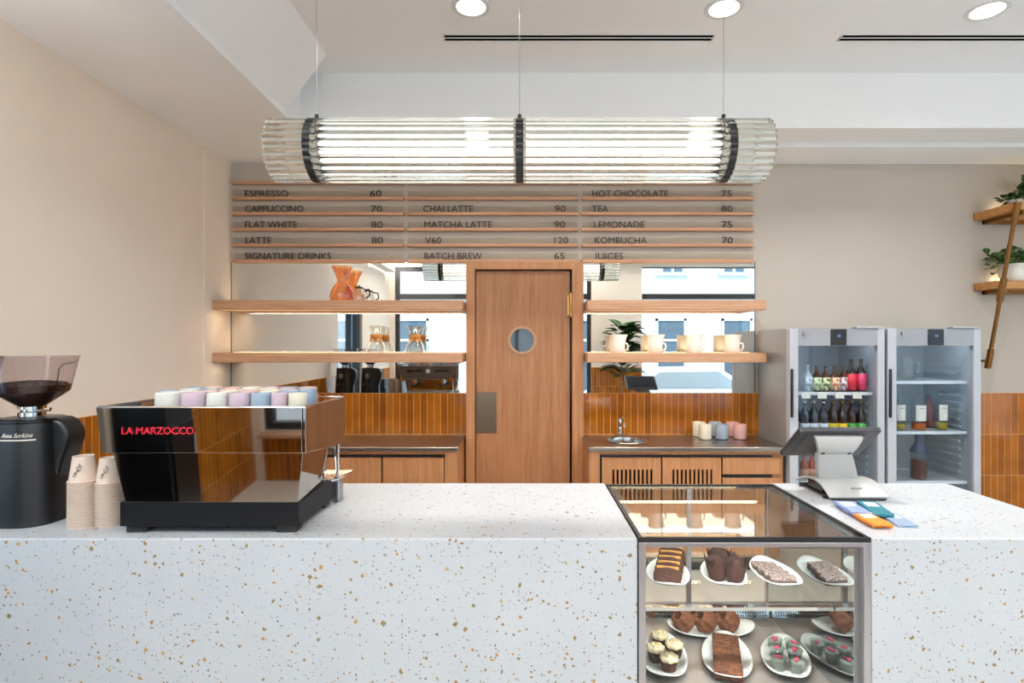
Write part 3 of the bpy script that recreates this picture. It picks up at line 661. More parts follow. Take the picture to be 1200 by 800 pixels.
def fshelf(F, z, tags=False):
    r, y0, y1, x0, x1 = F; a = MB(); z-=.002
    a.box(x0, x1, y0+.02, y0+.035, z-.02, z)
    a.box(x0, x1, y1-.02, y1-.01, z-.012, z)
    for i in range(15):
        xx = x0+.02+(x1-x0-.04)*i/14; a.box(xx-.003, xx+.003, y0+.035, y1-.02, z-.006, z)
    s = a.build('wire_shelf', wire, r)
    if tags:
        for px in (945, 964, 984.5, 1005):
            xx = X(px, 4.1); b_ = MB(); b_.hexa([(xx-.034,y0+.012,z-.045),(xx+.03,y0+.012,z-.045),(xx+.03,y0+.016,z-.045),(xx-.034,y0+.016,z-.045)],[(xx-.038,y0+.015,z-.002),(xx+.026,y0+.015,z-.002),(xx+.026,y0+.019,z-.002),(xx-.038,y0+.019,z-.002)])
            b_.build('price_tag', M['kraftin'], s)
zs1 = [Z(459,4.11), Z(504,4.11), .64]; zs2 = [Z(446,4.11), Z(505,4.11), Z(563,4.11)]
for i, z in enumerate(zs1): fshelf(F1, z, i == 0)
for z in zs2: fshelf(F2, z)
def bottle(x, y, z, h, R, body, label, name='bottle', band=None, bh=(.15,.5), cap=None, group=None, cat='bottle', neck=.32):
    r = thing(name, label, cat, (x,y,z), group); nr = R*neck
    p = [(R*.88,0),(R,.006),(R,h*.52),(R*.9,h*.6),(nr*1.15,h*.76),(nr,h*.82),(nr,h*.95),(nr*1.12,h*.955),(nr*1.12,h*.97)]
    a = MB(); a.lathe(p, (x,y,z), 24); a.build('bottle_body', body, r)
    if cap:
        c = MB(); c.lathe([(nr*1.2,h*.955),(nr*1.25,h*.96),(nr*1.2,h)], (x,y,z), 16); c.build('cap', cap, r)
    if band:
        b_ = MB(); b_.lathe([(R+.0008,h*bh[0]),(R+.0008,h*bh[1])], (x,y,z), 24, caps=False); b_.build('paper_label', band, r, solid=.0006)
    return r
def band2(name, a, b_, sc_=40):
    m, nt, bs = newmat(name); L = nt.links; tc = nd(nt,'ShaderNodeTexCoord'); nz = nd(nt,'ShaderNodeTexNoise'); nz.inputs['Scale'].default_value = sc_; nz.inputs['Detail'].default_value = 1
    L.new(tc.outputs['Object'], nz.inputs['Vector']); cr = nd(nt,'ShaderNodeValToRGB'); cr.color_ramp.interpolation='CONSTANT'; cr.color_ramp.elements[0].color = lin(a); cr.color_ramp.elements[1].position=.54; cr.color_ramp.elements[1].color = lin(b_)
    L.new(nz.outputs['Fac'], cr.inputs[0]); L.new(cr.outputs[0], bs.inputs['Base Color']); bs.inputs['Roughness'].default_value=.6; return m
amber = simple('amber_bottle','4a260c',.08,spec=.8); dark = simple('dark_bottle','1a1210',.08,spec=.8); navy = simple('navy_bottle','1c2733',.08,spec=.8)
pinkj = simple('pink_drink','b8303c',.1); clear = simple('pale_bottle','b9c4c8',.08)
capb = simple('black_cap','1c1c1c',.4); capg = simple('gold_cap','b08a48',.35,.8); capw = simple('white_cap','d8d8d8',.4)
g1 = 'bottles on the upper shelf of the full fridge'
by = 4.16
for px, bd, cp, lab, bodym, h, R in [(946.5, band2('bl0','c4ccd2','8a98a6'), capw,'pale bottle with white lettering on the upper fridge shelf', clear,.19,.031),
    (957, band2('bl1','cfd8b8','8ea070'), capb,'amber bottle with pale green label on the upper fridge shelf', amber,.185,.032),
    (967.3, band2('bl2','d9dcae','57683a'), capb,'amber bottle with yellow-green label on the upper fridge shelf', amber,.185,.032),
    (978.2, band2('bl3','e0cfa8','cf7050'), capb,'amber bottle with cream and orange label on the upper fridge shelf', amber,.185,.032),
    (988, band2('bl4','d0d4da','b06060'), capb,'dark bottle with grey and red label on the upper fridge shelf', amber,.185,.028),
    (997.2, simple('bl5','d8283c',.5), capb,'pink-red labelled bottle beside the amber bottles on the upper fridge shelf', dark,.235,.037),
    (1009, simple('bl6','d62f62',.5), capb,'magenta labelled bottle at the hinge end of the upper fridge shelf', dark,.235,.034)]:
    bottle(X(px,by), by, zs1[0], h, R, bodym, lab, band=bd, bh=(.05,.55), cap=cp, group=g1)
by = 4.15
seven = [(942.8,'c9ced6',navy,'white'),(953.8,'c9ced6',navy,'white'),(964.8,'c9ced6',navy,'white'),(976.2,'c8b626',dark,'yellow'),(987.2,'e0b814',dark,'yellow'),(998.3,'3f9a3c',dark,'green'),(1009.2,'48aa40',dark,'green')]
for i, (px, c, bm_, cn) in enumerate(seven):
    bottle(X(px,by), by, zs1[1], .2, .0315, bm_, f'dark bottle with {cn} label, {ORD[i]} from the handle on the middle fridge shelf', band=simple('lb%d'%i,c,.5), bh=(.02,.24), cap=capg if i > 2 else capw, group='small bottles on the middle shelf')
    bottle(X(px,by)-.012, 4.26, zs1[1], .2, .0315, bm_, f'dark bottle standing behind the {ORD[i]} bottle on the middle fridge shelf', band=simple('lc%d'%i,c,.5), bh=(.02,.24), cap=capg if i > 2 else capw, group='small bottles on the middle shelf')
redj = simple('red_juice','8e3a26',.12); 
for i, px in enumerate((942.5, 951.5, 960.5)):
    bottle(X(px,4.17), 4.17, zs1[2], .19, .03, redj, f'red juice bottle, {ORD[i]} from the handle on the bottom fridge shelf', band=simple('ld%d'%i,'a8765e',.5), bh=(.1,.4), cap=capb, group='juice bottles on the bottom shelf')
# second fridge: tall bottles with square white labels
tint = thin_glass('bottle_glass','f3f6f3',1.5,.7)
def flask(px, y, z, h, R, label, juice, jh, band=True, stop=None, whole=None):
    x = X(px,y); r = thing('tall_bottle', label, 'bottle', (x,y,z))
    a = MB(); a.lathe([(R*.92,0),(R,.006),(R,h*.6),(R*.85,h*.68),(R*.38,h*.8),(R*.34,h*.97),(R*.4,h*.98),(R*.4,h)], (x,y,z), 24); a.build('bottle_body', whole or tint, r)
    j = MB(); j.lathe([(R*.9,.004),(R*.97,.008),(R*.97,jh)], (x,y,z), 24); j.build('juice', juice, r)
    if band:
        b_ = MB(); n = 10; w_ = .85; rg = [[(x+(R+e_)*math.sin(-w_+2*w_*i/n-.1), y-(R+e_)*math.cos(-w_+2*w_*i/n-.1), z+zz) for e_, zz in ((.0005,.068),(.0005,.182),(.0015,.182),(.0015,.068))] for i in range(n+1)]
        b_.loft(rg); lb = b_.build('paper_label', M['kraftin'], r)
        t = text_mb('Rosso', x-R*.5, x+R*.3, z+.155, .010, y-R-.0018, .0006); t.build('label_lettering', M['letter'], lb, smooth=False)
    if stop:
        s = MB(); s.lathe([(R*1.01,h*.60),(R*1.03,h*.62),(R*.93,h*.69),(R*.48,h*.8),(R*.46,h*.84),(R*.46,h*1.005),(R*.1,h*1.01)], (x,y,z), 24); s.build('stopper', stop, r)
orange = simple('orange_juice','d0641a',.15); yellow = simple('yellow_juice','b39a22',.15); cola = simple('dark_brew','4a1812',.12)
flask(1054, 4.2, zs2[1], .29, .038, 'tall bottle with white label and a little yellow juice beside the fridge handle', yellow, .045)
flask(1076.5, 4.18, zs2[1], .33, .046, 'tallest bottle with white label and orange juice in the middle of the fridge', orange, .05)
flask(1103, 4.2, zs2[1], .29, .038, 'tall bottle with white label and yellow juice toward the fridge hinge', yellow, .055)
bottle(X(1088.5,4.33), 4.33, zs2[1], .24, .045, simple('brick_juice','7c2f1c',.15), 'brick-red bottle behind the tallest bottle in the fridge', cap=capb)
flask(1076.5, 4.18, zs2[2], .322, .053, 'bottle of dark brew with navy rubber top on the low fridge shelf', cola, .135, band=False, stop=simple('navy_rubber','2c3d5e',.5))
a = MB(); xx = X(1064,4.38)
r = thing('glass_jug', 'empty clear glass jug on the top shelf of the emptier fridge', 'jug', (xx,4.38,zs2[0]))
a.lathe([(.05,0),(.055,.01),(.05,.12),(.055,.16)], (xx,4.38,zs2[0]), 24, caps=False); a.build('jug_body', M['clearware'], r)
a = MB(); a.tube([(xx+.05,4.38,zs2[0]+.13),(xx+.085,4.38,zs2[0]+.12),(xx+.085,4.38,zs2[0]+.06),(xx+.052,4.38,zs2[0]+.04)], .006, 8); a.build('handle', M['clearware'], r)

# ------------------------------------------------------------------ brass and oak plant shelves
def plant_shelf(py, label, y0):
    zt_, zb_ = Z(py[0],YB), Z(py[1],YB); x0, x1 = X(1140.5,YB), 5.0
    r = thing('plant_shelf', label, 'shelf', ((x0+x1)/2, YB, zb_))
    a = MB(); a.box(x0, x1, y0, YB-.001, zb_, zt_); a.build('board', M['wood2'], r, bevel=.003)
    b_ = MB(); b_.box(x0+.07, x0+.1, y0+.02, YB-.001, zb_-.03, zb_); b_.box(x0+.07, x1-.1, YB-.03, YB-.001, zb_-.03, zb_); b_.build('bracket', M['brass'], r)
    l = MB(); l.box(x0+.15, x1-.1, YB-.03, YB-.018, zt_, zt_+.004); l.build('light_strip', M['led'], r)
    d = bpy.data.lights.new('plant_shelf_strip','AREA'); d.shape='RECTANGLE'; d.size=1.1; d.size_y=.012; d.energy=STRIP_W*.6; d.color=(1,.8,.55)
    o = bpy.data.objects.new('plant_shelf_strip', d); col.objects.link(o); o.parent = r; o.location = (0,-.03,zt_-zb_+.006); o.rotation_euler=(PI,0,0)
    return zt_, zb_
M['wood2'] = wood('amber_oak', 'a86a30', 'd09a58', 'x')
zt1, zb1 = plant_shelf((250.5,259), 'upper oak plant shelf on a slanting brass rod', 4.205)
zt2, zb2 = plant_shelf((332.5,341), 'lower oak plant shelf on a slanting brass rod', 4.375)
r = thing('brass_shelf_rod', 'slanting aged brass rod carrying both plant shelves', 'rod', P(1157,428,4.55))
pa, pb = Vector(P(1157.3,431,4.50)), Vector(P(1192.5,237,4.175))
a = MB(); a.tube([pa, pb], .0145, 14); a.build('rod', M['brass'], r)
for t0, t1 in ((0,.12),(.42,.56),(.88,1.0)):
    a = MB(); a.tube([pa.lerp(pb,t0), pa.lerp(pb,t1)], .0225, 16); a.build('sleeve', M['brass'], r)
a = MB(); q = pa.lerp(pb,.045); a.tube([q, (q.x-.02, YB, q.z)], .011, 10); a.tube([(q.x-.02,YB-.012,q.z),(q.x-.02,YB,q.z)], .026, 14); a.build('wall_mount', M['brass'], r)
def trailing(name, x, y, z, R, h, label, nl, ls, spread, seed, pm, up=.4):
    rn = random.Random(seed); r = thing(name, label, 'plant', (x,y,z))
    a = MB(); a.lathe([(R*.7,0),(R*.95,h*.35),(R,h*.7),(R*.88,h),(R*.82,h),(R*.9,h*.7)], (x,y,z), 28); a.build('pot', pm, r)
    s = MB(); s.lathe([(R*.8,h*.9),(R*.3,h*.94)], (x,y,z), 20); s.build('soil', M['soil'], r)
    st = MB(); lf = MB()
    for i in range(nl):
        an = rn.uniform(0,2*PI); le = rn.uniform(.5,1)*spread; d = Vector((math.cos(an), math.sin(an)*.6, 0))
        p0 = Vector((x,y,z+h*.9)); p1 = p0+d*le*.45+Vector((0,0,rn.uniform(.3,1)*up*spread)); p2 = p0+d*le+Vector((0,0,rn.uniform(-.55,.75)*up*spread))
        if p2.y > YB-.07: p2.y = YB-.07
        if p1.y > YB-.07: p1.y = YB-.07
        st.tube([p0,p1,p2], .0025, 5)
        for pq in (p1, p1.lerp(p2,.5), p2):
            leaf(lf, pq, (rn.uniform(-1,1), rn.uniform(-1,.2), rn.uniform(-.3,.7)), ls*rn.uniform(.7,1.1), ls*.72, .3)
    st.build('stems', simple('stem_green','5c7a3a',.6), r); lf.build('leaves', M['leaf'], r, solid=.0008)
trailing('trailing_plant', 3.79, 4.40, zt1, .05, .06, 'small round-leaved plant on the upper plant shelf', 18, .062, .125, 5, M['white'])
trailing('potted_plant', 4.05, 4.42, zt1, .09, .14, 'larger leafy plant at the frame edge of the upper plant shelf', 34, .12, .26, 8, M['white'])
trailing('ivy_plant', 3.86, 4.48, zt2, .105, .14, 'trailing plant in a white bowl on the lower plant shelf', 42, .07, .24, 11, M['white'], .55)

# ------------------------------------------------------------------ front counter
CT = .95; C0, C1 = 1.957, 2.75; DX0, DX1 = .398, 1.192
def slab(x0, x1, label):
    a = MB(); a.box(x0, x1, C0, C1, 0, CT)
    return tag(a.build('terrazzo_counter', M['terrazzo'], bevel=.004), label, 'counter')
slab(WL+.014, DX0-.003, 'white terrazzo service counter carrying the coffee machine')
slab(DX1+.003, 2.036, 'white terrazzo service counter carrying the till screen')

# display case
r = thing('display_case', 'glass pastry display case set into the terrazzo counter', 'display case', ((DX0+DX1)/2, (C0+C1)/2, 0))
CK = 2.715; S1 = .647; DECK = .352; IX1 = 1.150; IX0 = .432
ys = C0-.004
f = MB(); fw = X(753.5,C0)-X(745,C0); zft = CT-.012
f.box(DX0, DX0+fw, ys, ys+.03, .12, zft); f.box(DX1-fw, DX1, ys, ys+.03, .12, zft); f.box(DX0+fw, DX1-fw, ys, ys+.03, Z(641,C0), zft); f.box(DX0+fw, DX1-fw, ys, ys+.03, .12, .16)
f.build('front_frame', M['steelframe'], r, bevel=.002)
f = MB(); f.box(DX0, DX1, ys, ys+.012, zft, CT+.004); f.box(DX0, DX1, CK-.02, CK, zft, CT+.004); f.box(DX0, DX0+.014, ys+.012, CK-.02, zft, CT+.004); f.box(DX1-.014, DX1, ys+.012, CK-.02, zft, CT+.004)
f.build('top_frame', M['black'], r)
f = MB(); f.box(DX0+.014, DX1-.014, ys+.012, CK-.02, CT-.004, CT+.002); f.build('top_pane', M['glasscase'], r)
f = MB(); b0 = .03
f.box(DX0+.014, DX1-.014, ys+.012, ys+.012+b0*.6, CT-.0065, CT-.005); f.box(DX0+.014, DX0+.014+b0, ys+.03, CK-.05, CT-.0065, CT-.005); f.box(DX1-.014-b0, DX1-.014, ys+.03, CK-.05, CT-.0065, CT-.005); f.box(DX0+.014, DX1-.014, CK-.05, CK-.02, CT-.0065, CT-.005)
f.build('pane_border', M['steel'], r)
f = MB(); f.box(DX0+fw, DX1-fw, ys+.012, ys+.018, .16, Z(641,C0)); f.build('front_pane', M['glassfront'], r)
f = MB(); f.box(DX0, IX0-.008, ys+.03, CK, .12, zft); f.build('side_panel', M['steelframe'], r)
f = MB(); f.box(IX1+.004, DX1, ys+.03, CK, .12, zft); f.build('side_panel', M['steelframe'], r)
f = MB(); f.box(IX1, IX1+.004, ys+.03, CK-.03, DECK, zft); f.build('side_mirror', simple('case_mirror','c9d0d2',.015,1,var=0), r)
f = MB(); f.box(IX0-.008, IX0-.004, ys+.03, CK-.03, DECK, zft); f.build('side_mirror', bpy.data.materials['case_mirror'], r)
f = MB(); f.box(IX0-.004, IX1, ys+.03, CK-.03, DECK-.02, DECK)
f.build('deck', simple('deck_steel','b0a8a2',.35,.6,var=.04), r)
f = MB(); f.box(DX0, DX1, ys+.06, CK, 0, .12); f.build('plinth', M['black'], r)
f = MB(); f.box(IX0-.004, IX1, ys+.03, CK, .12, DECK-.02); f.build('machine_box', M['steelframe'], r)
f = MB(); f.box(IX0-.004, IX1, CK-.026, CK-.02, DECK+.05, CT-.02); f.build('rear_pane', M['glassfront'], r)
f = MB(); xm = X(807,2.69); f.box(xm-.010, xm+.010, CK-.034, CK-.012, DECK+.05, CT-.012); f.build('rear_post', M['steelframe'], r)
f = MB(); xm2 = X(900,2.69); f.box(xm2-.010, xm2+.010, CK-.034, CK-.012, DECK+.05, CT-.012); f.build('rear_post', M['steelframe'], r)
f = MB(); f.box(IX0-.004, IX1, CK-.03, CK-.012, DECK, DECK+.05); f.build('rear_rail', M['steelframe'], r)
f = MB(); f.box(IX0-.002, IX1-.004, 2.13, CK-.036, S1-.008, S1-.001); sh = f.build('glass_shelf', M['glassfront'], r)
f = MB(); f.box(IX0-.002, IX1-.004, 2.105, 2.13, S1-.013, S1); f.build('shelf_edge', M['chrome'], sh)
f = MB(); z0, z1 = DECK+.002, DECK+.034
f.hexa([(IX0,CK-.075,z0),(IX1-.006,CK-.075,z0),(IX1-.006,CK-.032,z0),(IX0,CK-.032,z0)],[(IX0,CK-.065,z1),(IX1-.006,CK-.065,z1),(IX1-.006,CK-.032,z1),(IX0,CK-.032,z1)]); gr = f.build('air_grille', M['chrome'], r)
f = MB(); nn = 60
for i in range(nn):
    xx = IX0+.012+(IX1-IX0-.03)*i/nn
    for q in range(2):
        za = z0+.004+q*.0135; ya = lambda zz: CK-.0755+.01*(zz-z0)/(z1-z0)
        f.hexa([(xx,ya(za)-.0006,za),(xx+.005,ya(za)-.0006,za),(xx+.005,ya(za)+.002,za),(xx,ya(za)+.002,za)],[(xx+.003,ya(za+.010)-.0006,za+.010),(xx+.008,ya(za+.010)-.0006,za+.010),(xx+.008,ya(za+.010)+.002,za+.010),(xx+.003,ya(za+.010)+.002,za+.010)])
f.build('grille_slots', M['black'], gr)
f = MB(); f.tube([(IX0+.02,2.0,CT-.03),(IX1-.02,2.0,CT-.03)], .008, 10); f.build('case_light', simple('case_led','ffffff',.5,emit='f4f6ff',estr=6), r)
d = bpy.data.lights.new('case_lamp','AREA'); d.shape='RECTANGLE'; d.size=.66; d.size_y=.02; d.energy=4.5; d.color=(.95,.97,1)
o = bpy.data.objects.new('case_lamp', d); col.objects.link(o); o.parent = r; o.location = (0, 2.0-(C0+C1)/2, CT-.042); o.rotation_euler = (math.radians(25),0,0)

# plates and pastries
def plate(x, y, z, rx, ry, label, rot=0):
    a = MB(); n = 48; rings = []
    for k, (t, hh) in enumerate(((.02,.004),(.3,.004),(.55,.005),(.72,.010),(.88,.018),(1.0,.026))):
        ring = []
        for i in range(n):
            an = 2*PI*i/n; c_, s_ = math.cos(an), math.sin(an); pw = 2.1
            kk = (abs(c_)**pw+abs(s_)**pw)**(-1/pw)
            tip = (abs(s_)**6 if ry > rx else abs(c_)**6)*t**4*.014
            ring.append((x+rx*t*kk*c_, y+ry*t*kk*s_, z+hh-.002+tip))
        rings.append(ring)
    a.loft(rings, caps=False); a.add(rings[0], [tuple(range(n))]); a.xf(Matrix.Translation((x,y,0)) @ Matrix.Rotation(rot,4,'Z') @ Matrix.Translation((-x,-y,0)))
    return tag(a.build('plate', M['plate'], solid=.004, ang=60), label, 'plate')
brownc = simple('chocolate_sponge','40200f',.8,var=.35,scale=120,bump=.8); gold = simple('golden_crust','a8772e',.7,var=.35,scale=60,bump=.5)
muff = simple('muffin_chocolate','301608',.75,var=.4,scale=80,bump=.9); wrap = simple('tulip_paper','38190c',.75,var=.15)
def rotz(x, y, z, ang, tilt=0, ax='X'): return Matrix.Translation((x,y,z)) @ Matrix.Rotation(ang,4,'Z') @ Matrix.Rotation(tilt,4,ax)
SZ = S1+.001; DZ = DECK+.001; PT = .0055
plate(.603, 2.37, SZ, .087, .145, 'white plate of sliced loaf cake on the glass shelf', -.2)
for i in range(5):
    a = MB(); w_, h_ = .105, .06; n = 10
    prof = [(-w_/2,0),(w_/2,0),(w_/2*1.04,h_*.6)]+[(w_/2*math.cos(PI*k/n)*1.0, h_*.72+.02*math.sin(PI*k/n)) for k in range(n+1)]+[(-w_/2*1.04,h_*.6)]
    a.prism(prof, 'y', -.013, .013)
    a.mi = 1; a.box(-w_*.42, w_*.42, -.012, .010, h_*.72+.012, h_*.72+.0225)
    a.xf(rotz(.580+.014*i, 2.285+.036*i, SZ+.012+.008*i, -.28, -.25))
    tag(a.build('loaf_slice', [brownc, gold], bevel=.003), f'chocolate loaf slice with golden top, {ORD[i]} from the glass front', 'cake slice', 'loaf slices')
plate(.834, 2.37, SZ, .090, .145, 'white plate of chocolate muffins on the glass shelf', -.2)
def muffin(x, y, z, label):
    r = thing('muffin', label, 'muffin', (x,y,z), 'muffins in tulip papers'); rn = random.Random(int(x*1000))
    a = MB(); n = 40; rings = []
    for k, t in enumerate((0,.25,.5,.75,1.0)):
        ring = []
        for i in range(n):
            an = 2*PI*i/n; s_ = abs(math.cos(an*2+.6))**3; rr = .030+.016*t+.006*t*s_; hh = t*(.068+.034*s_*t)
            ring.append((x+rr*math.cos(an), y+rr*math.sin(an), z+hh))
        rings.append(ring)
    a.loft(rings, caps=False); a.add(rings[0], [tuple(range(n))]); a.build('tulip_paper', wrap, r, solid=.0012)
    b_ = MB(); b_.lathe([(.040,.055),(.044,.068),(.040,.082),(.026,.094),(.008,.098)], (x,y,z), 24)
    b_.v = [(p_[0]+rn.uniform(-.003,.003), p_[1]+rn.uniform(-.003,.003), p_[2]+rn.uniform(-.004,.004)) for p_ in b_.v]; b_.build('muffin_top', muff, r)
muffin(.800, 2.35, SZ+PT, 'chocolate muffin in brown tulip paper toward the loaf slices')
muffin(.864, 2.325, SZ+PT, 'chocolate muffin in brown tulip paper at the front of its plate')
muffin(.836, 2.43, SZ+PT, 'chocolate muffin in brown tulip paper at the back of its plate')
plate(1.048, 2.37, SZ, .087, .15, 'white plate of speckled cake bars on the glass shelf')
marb = simple('speckled_bar','9a867e',.8,var=.55,scale=110,bump=.6); marb2 = simple('bar_base','5a4a44',.85,var=.2)
for i in range(4):
    a = MB(); a.box(-.048,.048,-.021,.021,0,.02); a.mi = 1; a.box(-.0485,.0485,-.0215,.0215,.02,.03)
    a.xf(rotz(1.048-.006*i, 2.30+.046*i, SZ+PT+.001, -.16))
    tag(a.build('cake_bar', [marb2, marb], bevel=.002), f'speckled grey cake bar, {ORD[i]} from the glass front', 'cake bar', 'speckled cake bars')
plate(.83, 2.52, DZ, .19, .095, 'white plate of three small bundt cakes on the case floor')
bund = simple('cocoa_cake','7a4526',.7,var=.3,scale=60,bump=.5)
for i, xx in enumerate((.728, .826, .924)):
    a = MB(); n = 48; rings = []
    for rr, zz in ((.040,.0),(.046,.008),(.044,.035),(.036,.058),(.024,.068),(.014,.062),(.010,.04)):
        rings.append([((rr+(.0035*math.cos(8*2*PI*k/n) if .008 < zz < .065 else 0))*math.cos(2*PI*k/n), (rr+(.0035*math.cos(8*2*PI*k/n) if .008 < zz < .065 else 0))*math.sin(2*PI*k/n), zz) for k in range(n)])
    a.loft(rings); a.xf(rotz(xx, 2.515, DZ+PT+.026, .25, math.radians(-50), 'Y') @ Matrix.Scale(1.08,4)); 
    tag(a.build('bundt_cake', bund, sub=1), f'small cocoa bundt cake leaning on its plate, {["at the cupcake end","in the middle","at the far end"][i]}', 'cake', 'bundt cakes')
plate(.565, 2.28, DZ, .09, .165, 'white plate of four cream-topped cupcakes on the case floor', -.2)
cream = simple('cream_frosting','e2d0a8',.55,var=.08,scale=70); spr = simple('toasted_crumbs','b08848',.8,var=.2)
def cupcake(x, y, z, label):
    r = thing('cupcake', label, 'cupcake', (x,y,z), 'cream cupcakes')
    a = MB(); n = 48; rings = []
    for t in (0,1): rings.append([(x+(.024+.008*t+.0012*math.cos(16*2*PI*k/n))*math.cos(2*PI*k/n), y+(.024+.008*t+.0012*math.cos(16*2*PI*k/n))*math.sin(2*PI*k/n), z+.042*t) for k in range(n)])
    a.loft(rings); a.build('paper_case', brownc, r)
    b_ = MB(); rings = []
    for rr, zz in ((.031,.042),(.036,.048),(.035,.056),(.028,.061),(.022,.060),(.018,.066),(.006,.071)):
        rings.append([(x+(rr+.0022*math.cos(7*2*PI*k/n+zz*120))*math.cos(2*PI*k/n), y+(rr+.0022*math.cos(7*2*PI*k/n+zz*120))*math.sin(2*PI*k/n), z+zz) for k in range(n)])
    b_.loft(rings); tp = b_.build('frosting', cream, r)
    c = MB(); rn = random.Random(int(y*999))
    for k in range(14): an = rn.uniform(0,6.28); q = rn.uniform(0,.02); c.ball((x+q*math.cos(an), y+q*math.sin(an), z+.0725-q*.35), .0028, n=6, m=4)
    c.build('crumbs', spr, tp)
for (x, y, l) in ((.572,2.375,'cream cupcake at the back of its plate'),(.612,2.30,'cream cupcake on the side of the brownies'),(.530,2.275,'cream cupcake against the steel side panel'),(.566,2.205,'cream cupcake at the front of its plate')):
    cupcake(x, y, DZ+PT, l)
plate(.815, 2.28, DZ, .095, .175, 'white plate of brownie slabs on the case floor', -.30)
for i in range(4):
    a = MB(); a.box(-.052,.052,-.037,.037,0,.032); a.xf(rotz(.781+.0225*i, 2.168+.0735*i, DZ+PT+.001, -.30))
    tag(a.build('brownie', simple('brownie_crumb%d'%i,'6a3d22',.85,var=.5,scale=75,bump=1.0), bevel=.004), f'brown crumbly brownie slab, {ORD[i]} from the glass front', 'brownie', 'brownie slabs')
plate(1.045, 2.27, DZ, .09, .165, 'white plate of clear dessert cups on the case floor', -.34)
pinkc = simple('berry_jelly','c4485c',.4,var=.3,scale=60); mous = simple('grey_mousse','8f9a96',.6,var=.15,scale=40)
for i in range(3):
    for j in range(2):
        x, y, z = 1.045+.94*(.066*j-.033)+.33*.07*(i-1), 2.27-.33*(.066*j-.033)+.94*.07*(i-1), DZ+PT
        r = thing('dessert_cup', f'clear dessert cup with red berries, {ORD[i]} from the glass front, {["brownie","mirror"][j]} side', 'dessert', (x,y,z), 'berry dessert cups')
        a = MB(); a.lathe([(.022,0),(.030,.05),(.031,.052),(.029,.05),(.0215,.003)], (x,y,z), 24, caps=False); a.build('cup', M['clearware'], r)
        a = MB(); a.lathe([(.0205,.002),(.027,.042),(.012,.046)], (x,y,z), 24); a.build('mousse', mous, r)
        a = MB(); rn = random.Random(i*7+j)
        for k in range(5): an = rn.uniform(0,6.28); q = rn.uniform(0,.013); a.ball((x+q*math.cos(an), y+q*math.sin(an), z+.049), .0065, n=10, m=6)
        a.build('berries', pinkc, r)

# ------------------------------------------------------------------ till (screen on a curved stand)
px0_, px1_ = 1.31, 1.565
r = thing('till', 'touchscreen till on a curved ivory stand seen from behind', 'till', (1.43, 2.55, CT))
zs = CT+.012
a = MB(); a.box(1.318, 1.552, 2.430, 2.73, CT+.003, CT+.0105); a.build('base_plate', M['black'], r, bevel=.003)
for dx in (1.315, 1.535):
    for dy in (2.48, 2.69): q = MB(); q.lathe([(.012,0),(.012,.004)], (dx,dy,CT), 12); q.build('foot', M['black'], r)
# arched sheet over the base
ctl = [(2.436,.967),(2.453,.976),(2.475,.989),(2.505,1.004),(2.54,1.012),(2.575,1.015),(2.615,1.013),(2.65,1.007),(2.69,.996),(2.725,.982),(2.742,.974)]
th_ = .008
poly = ctl+[(yy+.002, zz-th_) for yy, zz in ctl[::-1]]
a = MB(); a.prism(poly, 'x', px0_, px1_); a.build('base_shell', M['plastwhite'], r, bevel=.002, ang=50)
a = MB(); a.box(px0_+.02, px1_-.02, 2.53, 2.66, CT+.012, CT+.05); a.build('base_core', M['blackgloss'], r)
text = text_mb('SENOR', 0, .050, 0, .009, 0, .0006)
text.xf(Matrix.Translation((px0_+.115, 2.4745, .9895)) @ Matrix.Rotation(-math.radians(50),4,'X')); text.build('lettering', simple('grey_print','4a4a4a',.5), r, smooth=False)
a = MB(); rings = []
for yy, zz, w0, w1 in ((2.575,1.012,1.336,1.515),(2.548,1.06,1.318,1.490),(2.522,1.105,1.304,1.465),(2.505,1.14,1.296,1.446)):
    rings.append([(w0,yy,zz),(w1,yy,zz),(w1,yy+.03,zz),(w0,yy+.03,zz)])
a.loft(rings); a.build('neck', M['plastwhite'], r, bevel=.004)
a = MB(); hd = []                                                    # hinge shell under the screen
for yy, zz, w0, w1 in ((2.500,1.140,1.296,1.446),(2.487,1.155,1.290,1.452),(2.476,1.175,1.280,1.460),(2.468,1.197,1.270,1.468),(2.466,1.217,1.264,1.474)):
    hd.append([(w0,yy,zz),(w1,yy,zz),(w1,yy+.02,zz+.004),(w0,yy+.02,zz+.004)])
a.loft(hd); a.build('hinge_shell', M['plastwhite'], r, bevel=.003, ang=50)
a = MB()
for dx in (1.31, 1.425): a.tube([(dx,2.502,1.141),(dx+.012,2.502,1.141)], .006, 10)
a.build('hinge_pin', M['black'], r)
tl, tr_, bl_, br_ = [Vector(P(*q)) for q in ((938,505.5,2.46),(1034,505.5,2.46),(915,534,2.64),(1005.5,534,2.64))]
nrm = (tr_-tl).cross(bl_-tl).normalized(); nrm = -nrm if nrm.z < 0 else nrm    # the screen's face looks up and away
a = MB(); tks = .024; a.hexa([tl,tr_,br_,bl_],[q+nrm*tks for q in (tl,tr_,br_,bl_)]); mon = a.build('screen_housing', simple('screen_shell','313237',.4), r, bevel=.006, seg=3)
a = MB(); i0 = [tl.lerp(br_,.05), tr_.lerp(bl_,.05), br_.lerp(tl,.05), bl_.lerp(tr_,.05)]; a.hexa([q+nrm*(tks) for q in i0],[q+nrm*(tks+.0012) for q in i0]); a.build('screen', simple('dark_screen','14171b',.08), mon)
a = MB(); i1 = [tl.lerp(br_,.12), tr_.lerp(bl_,.12), br_.lerp(tl,.12), bl_.lerp(tr_,.12)]; i2 = [tl.lerp(br_,.25), tr_.lerp(bl_,.25), br_.lerp(tl,.25), bl_.lerp(tr_,.25)]
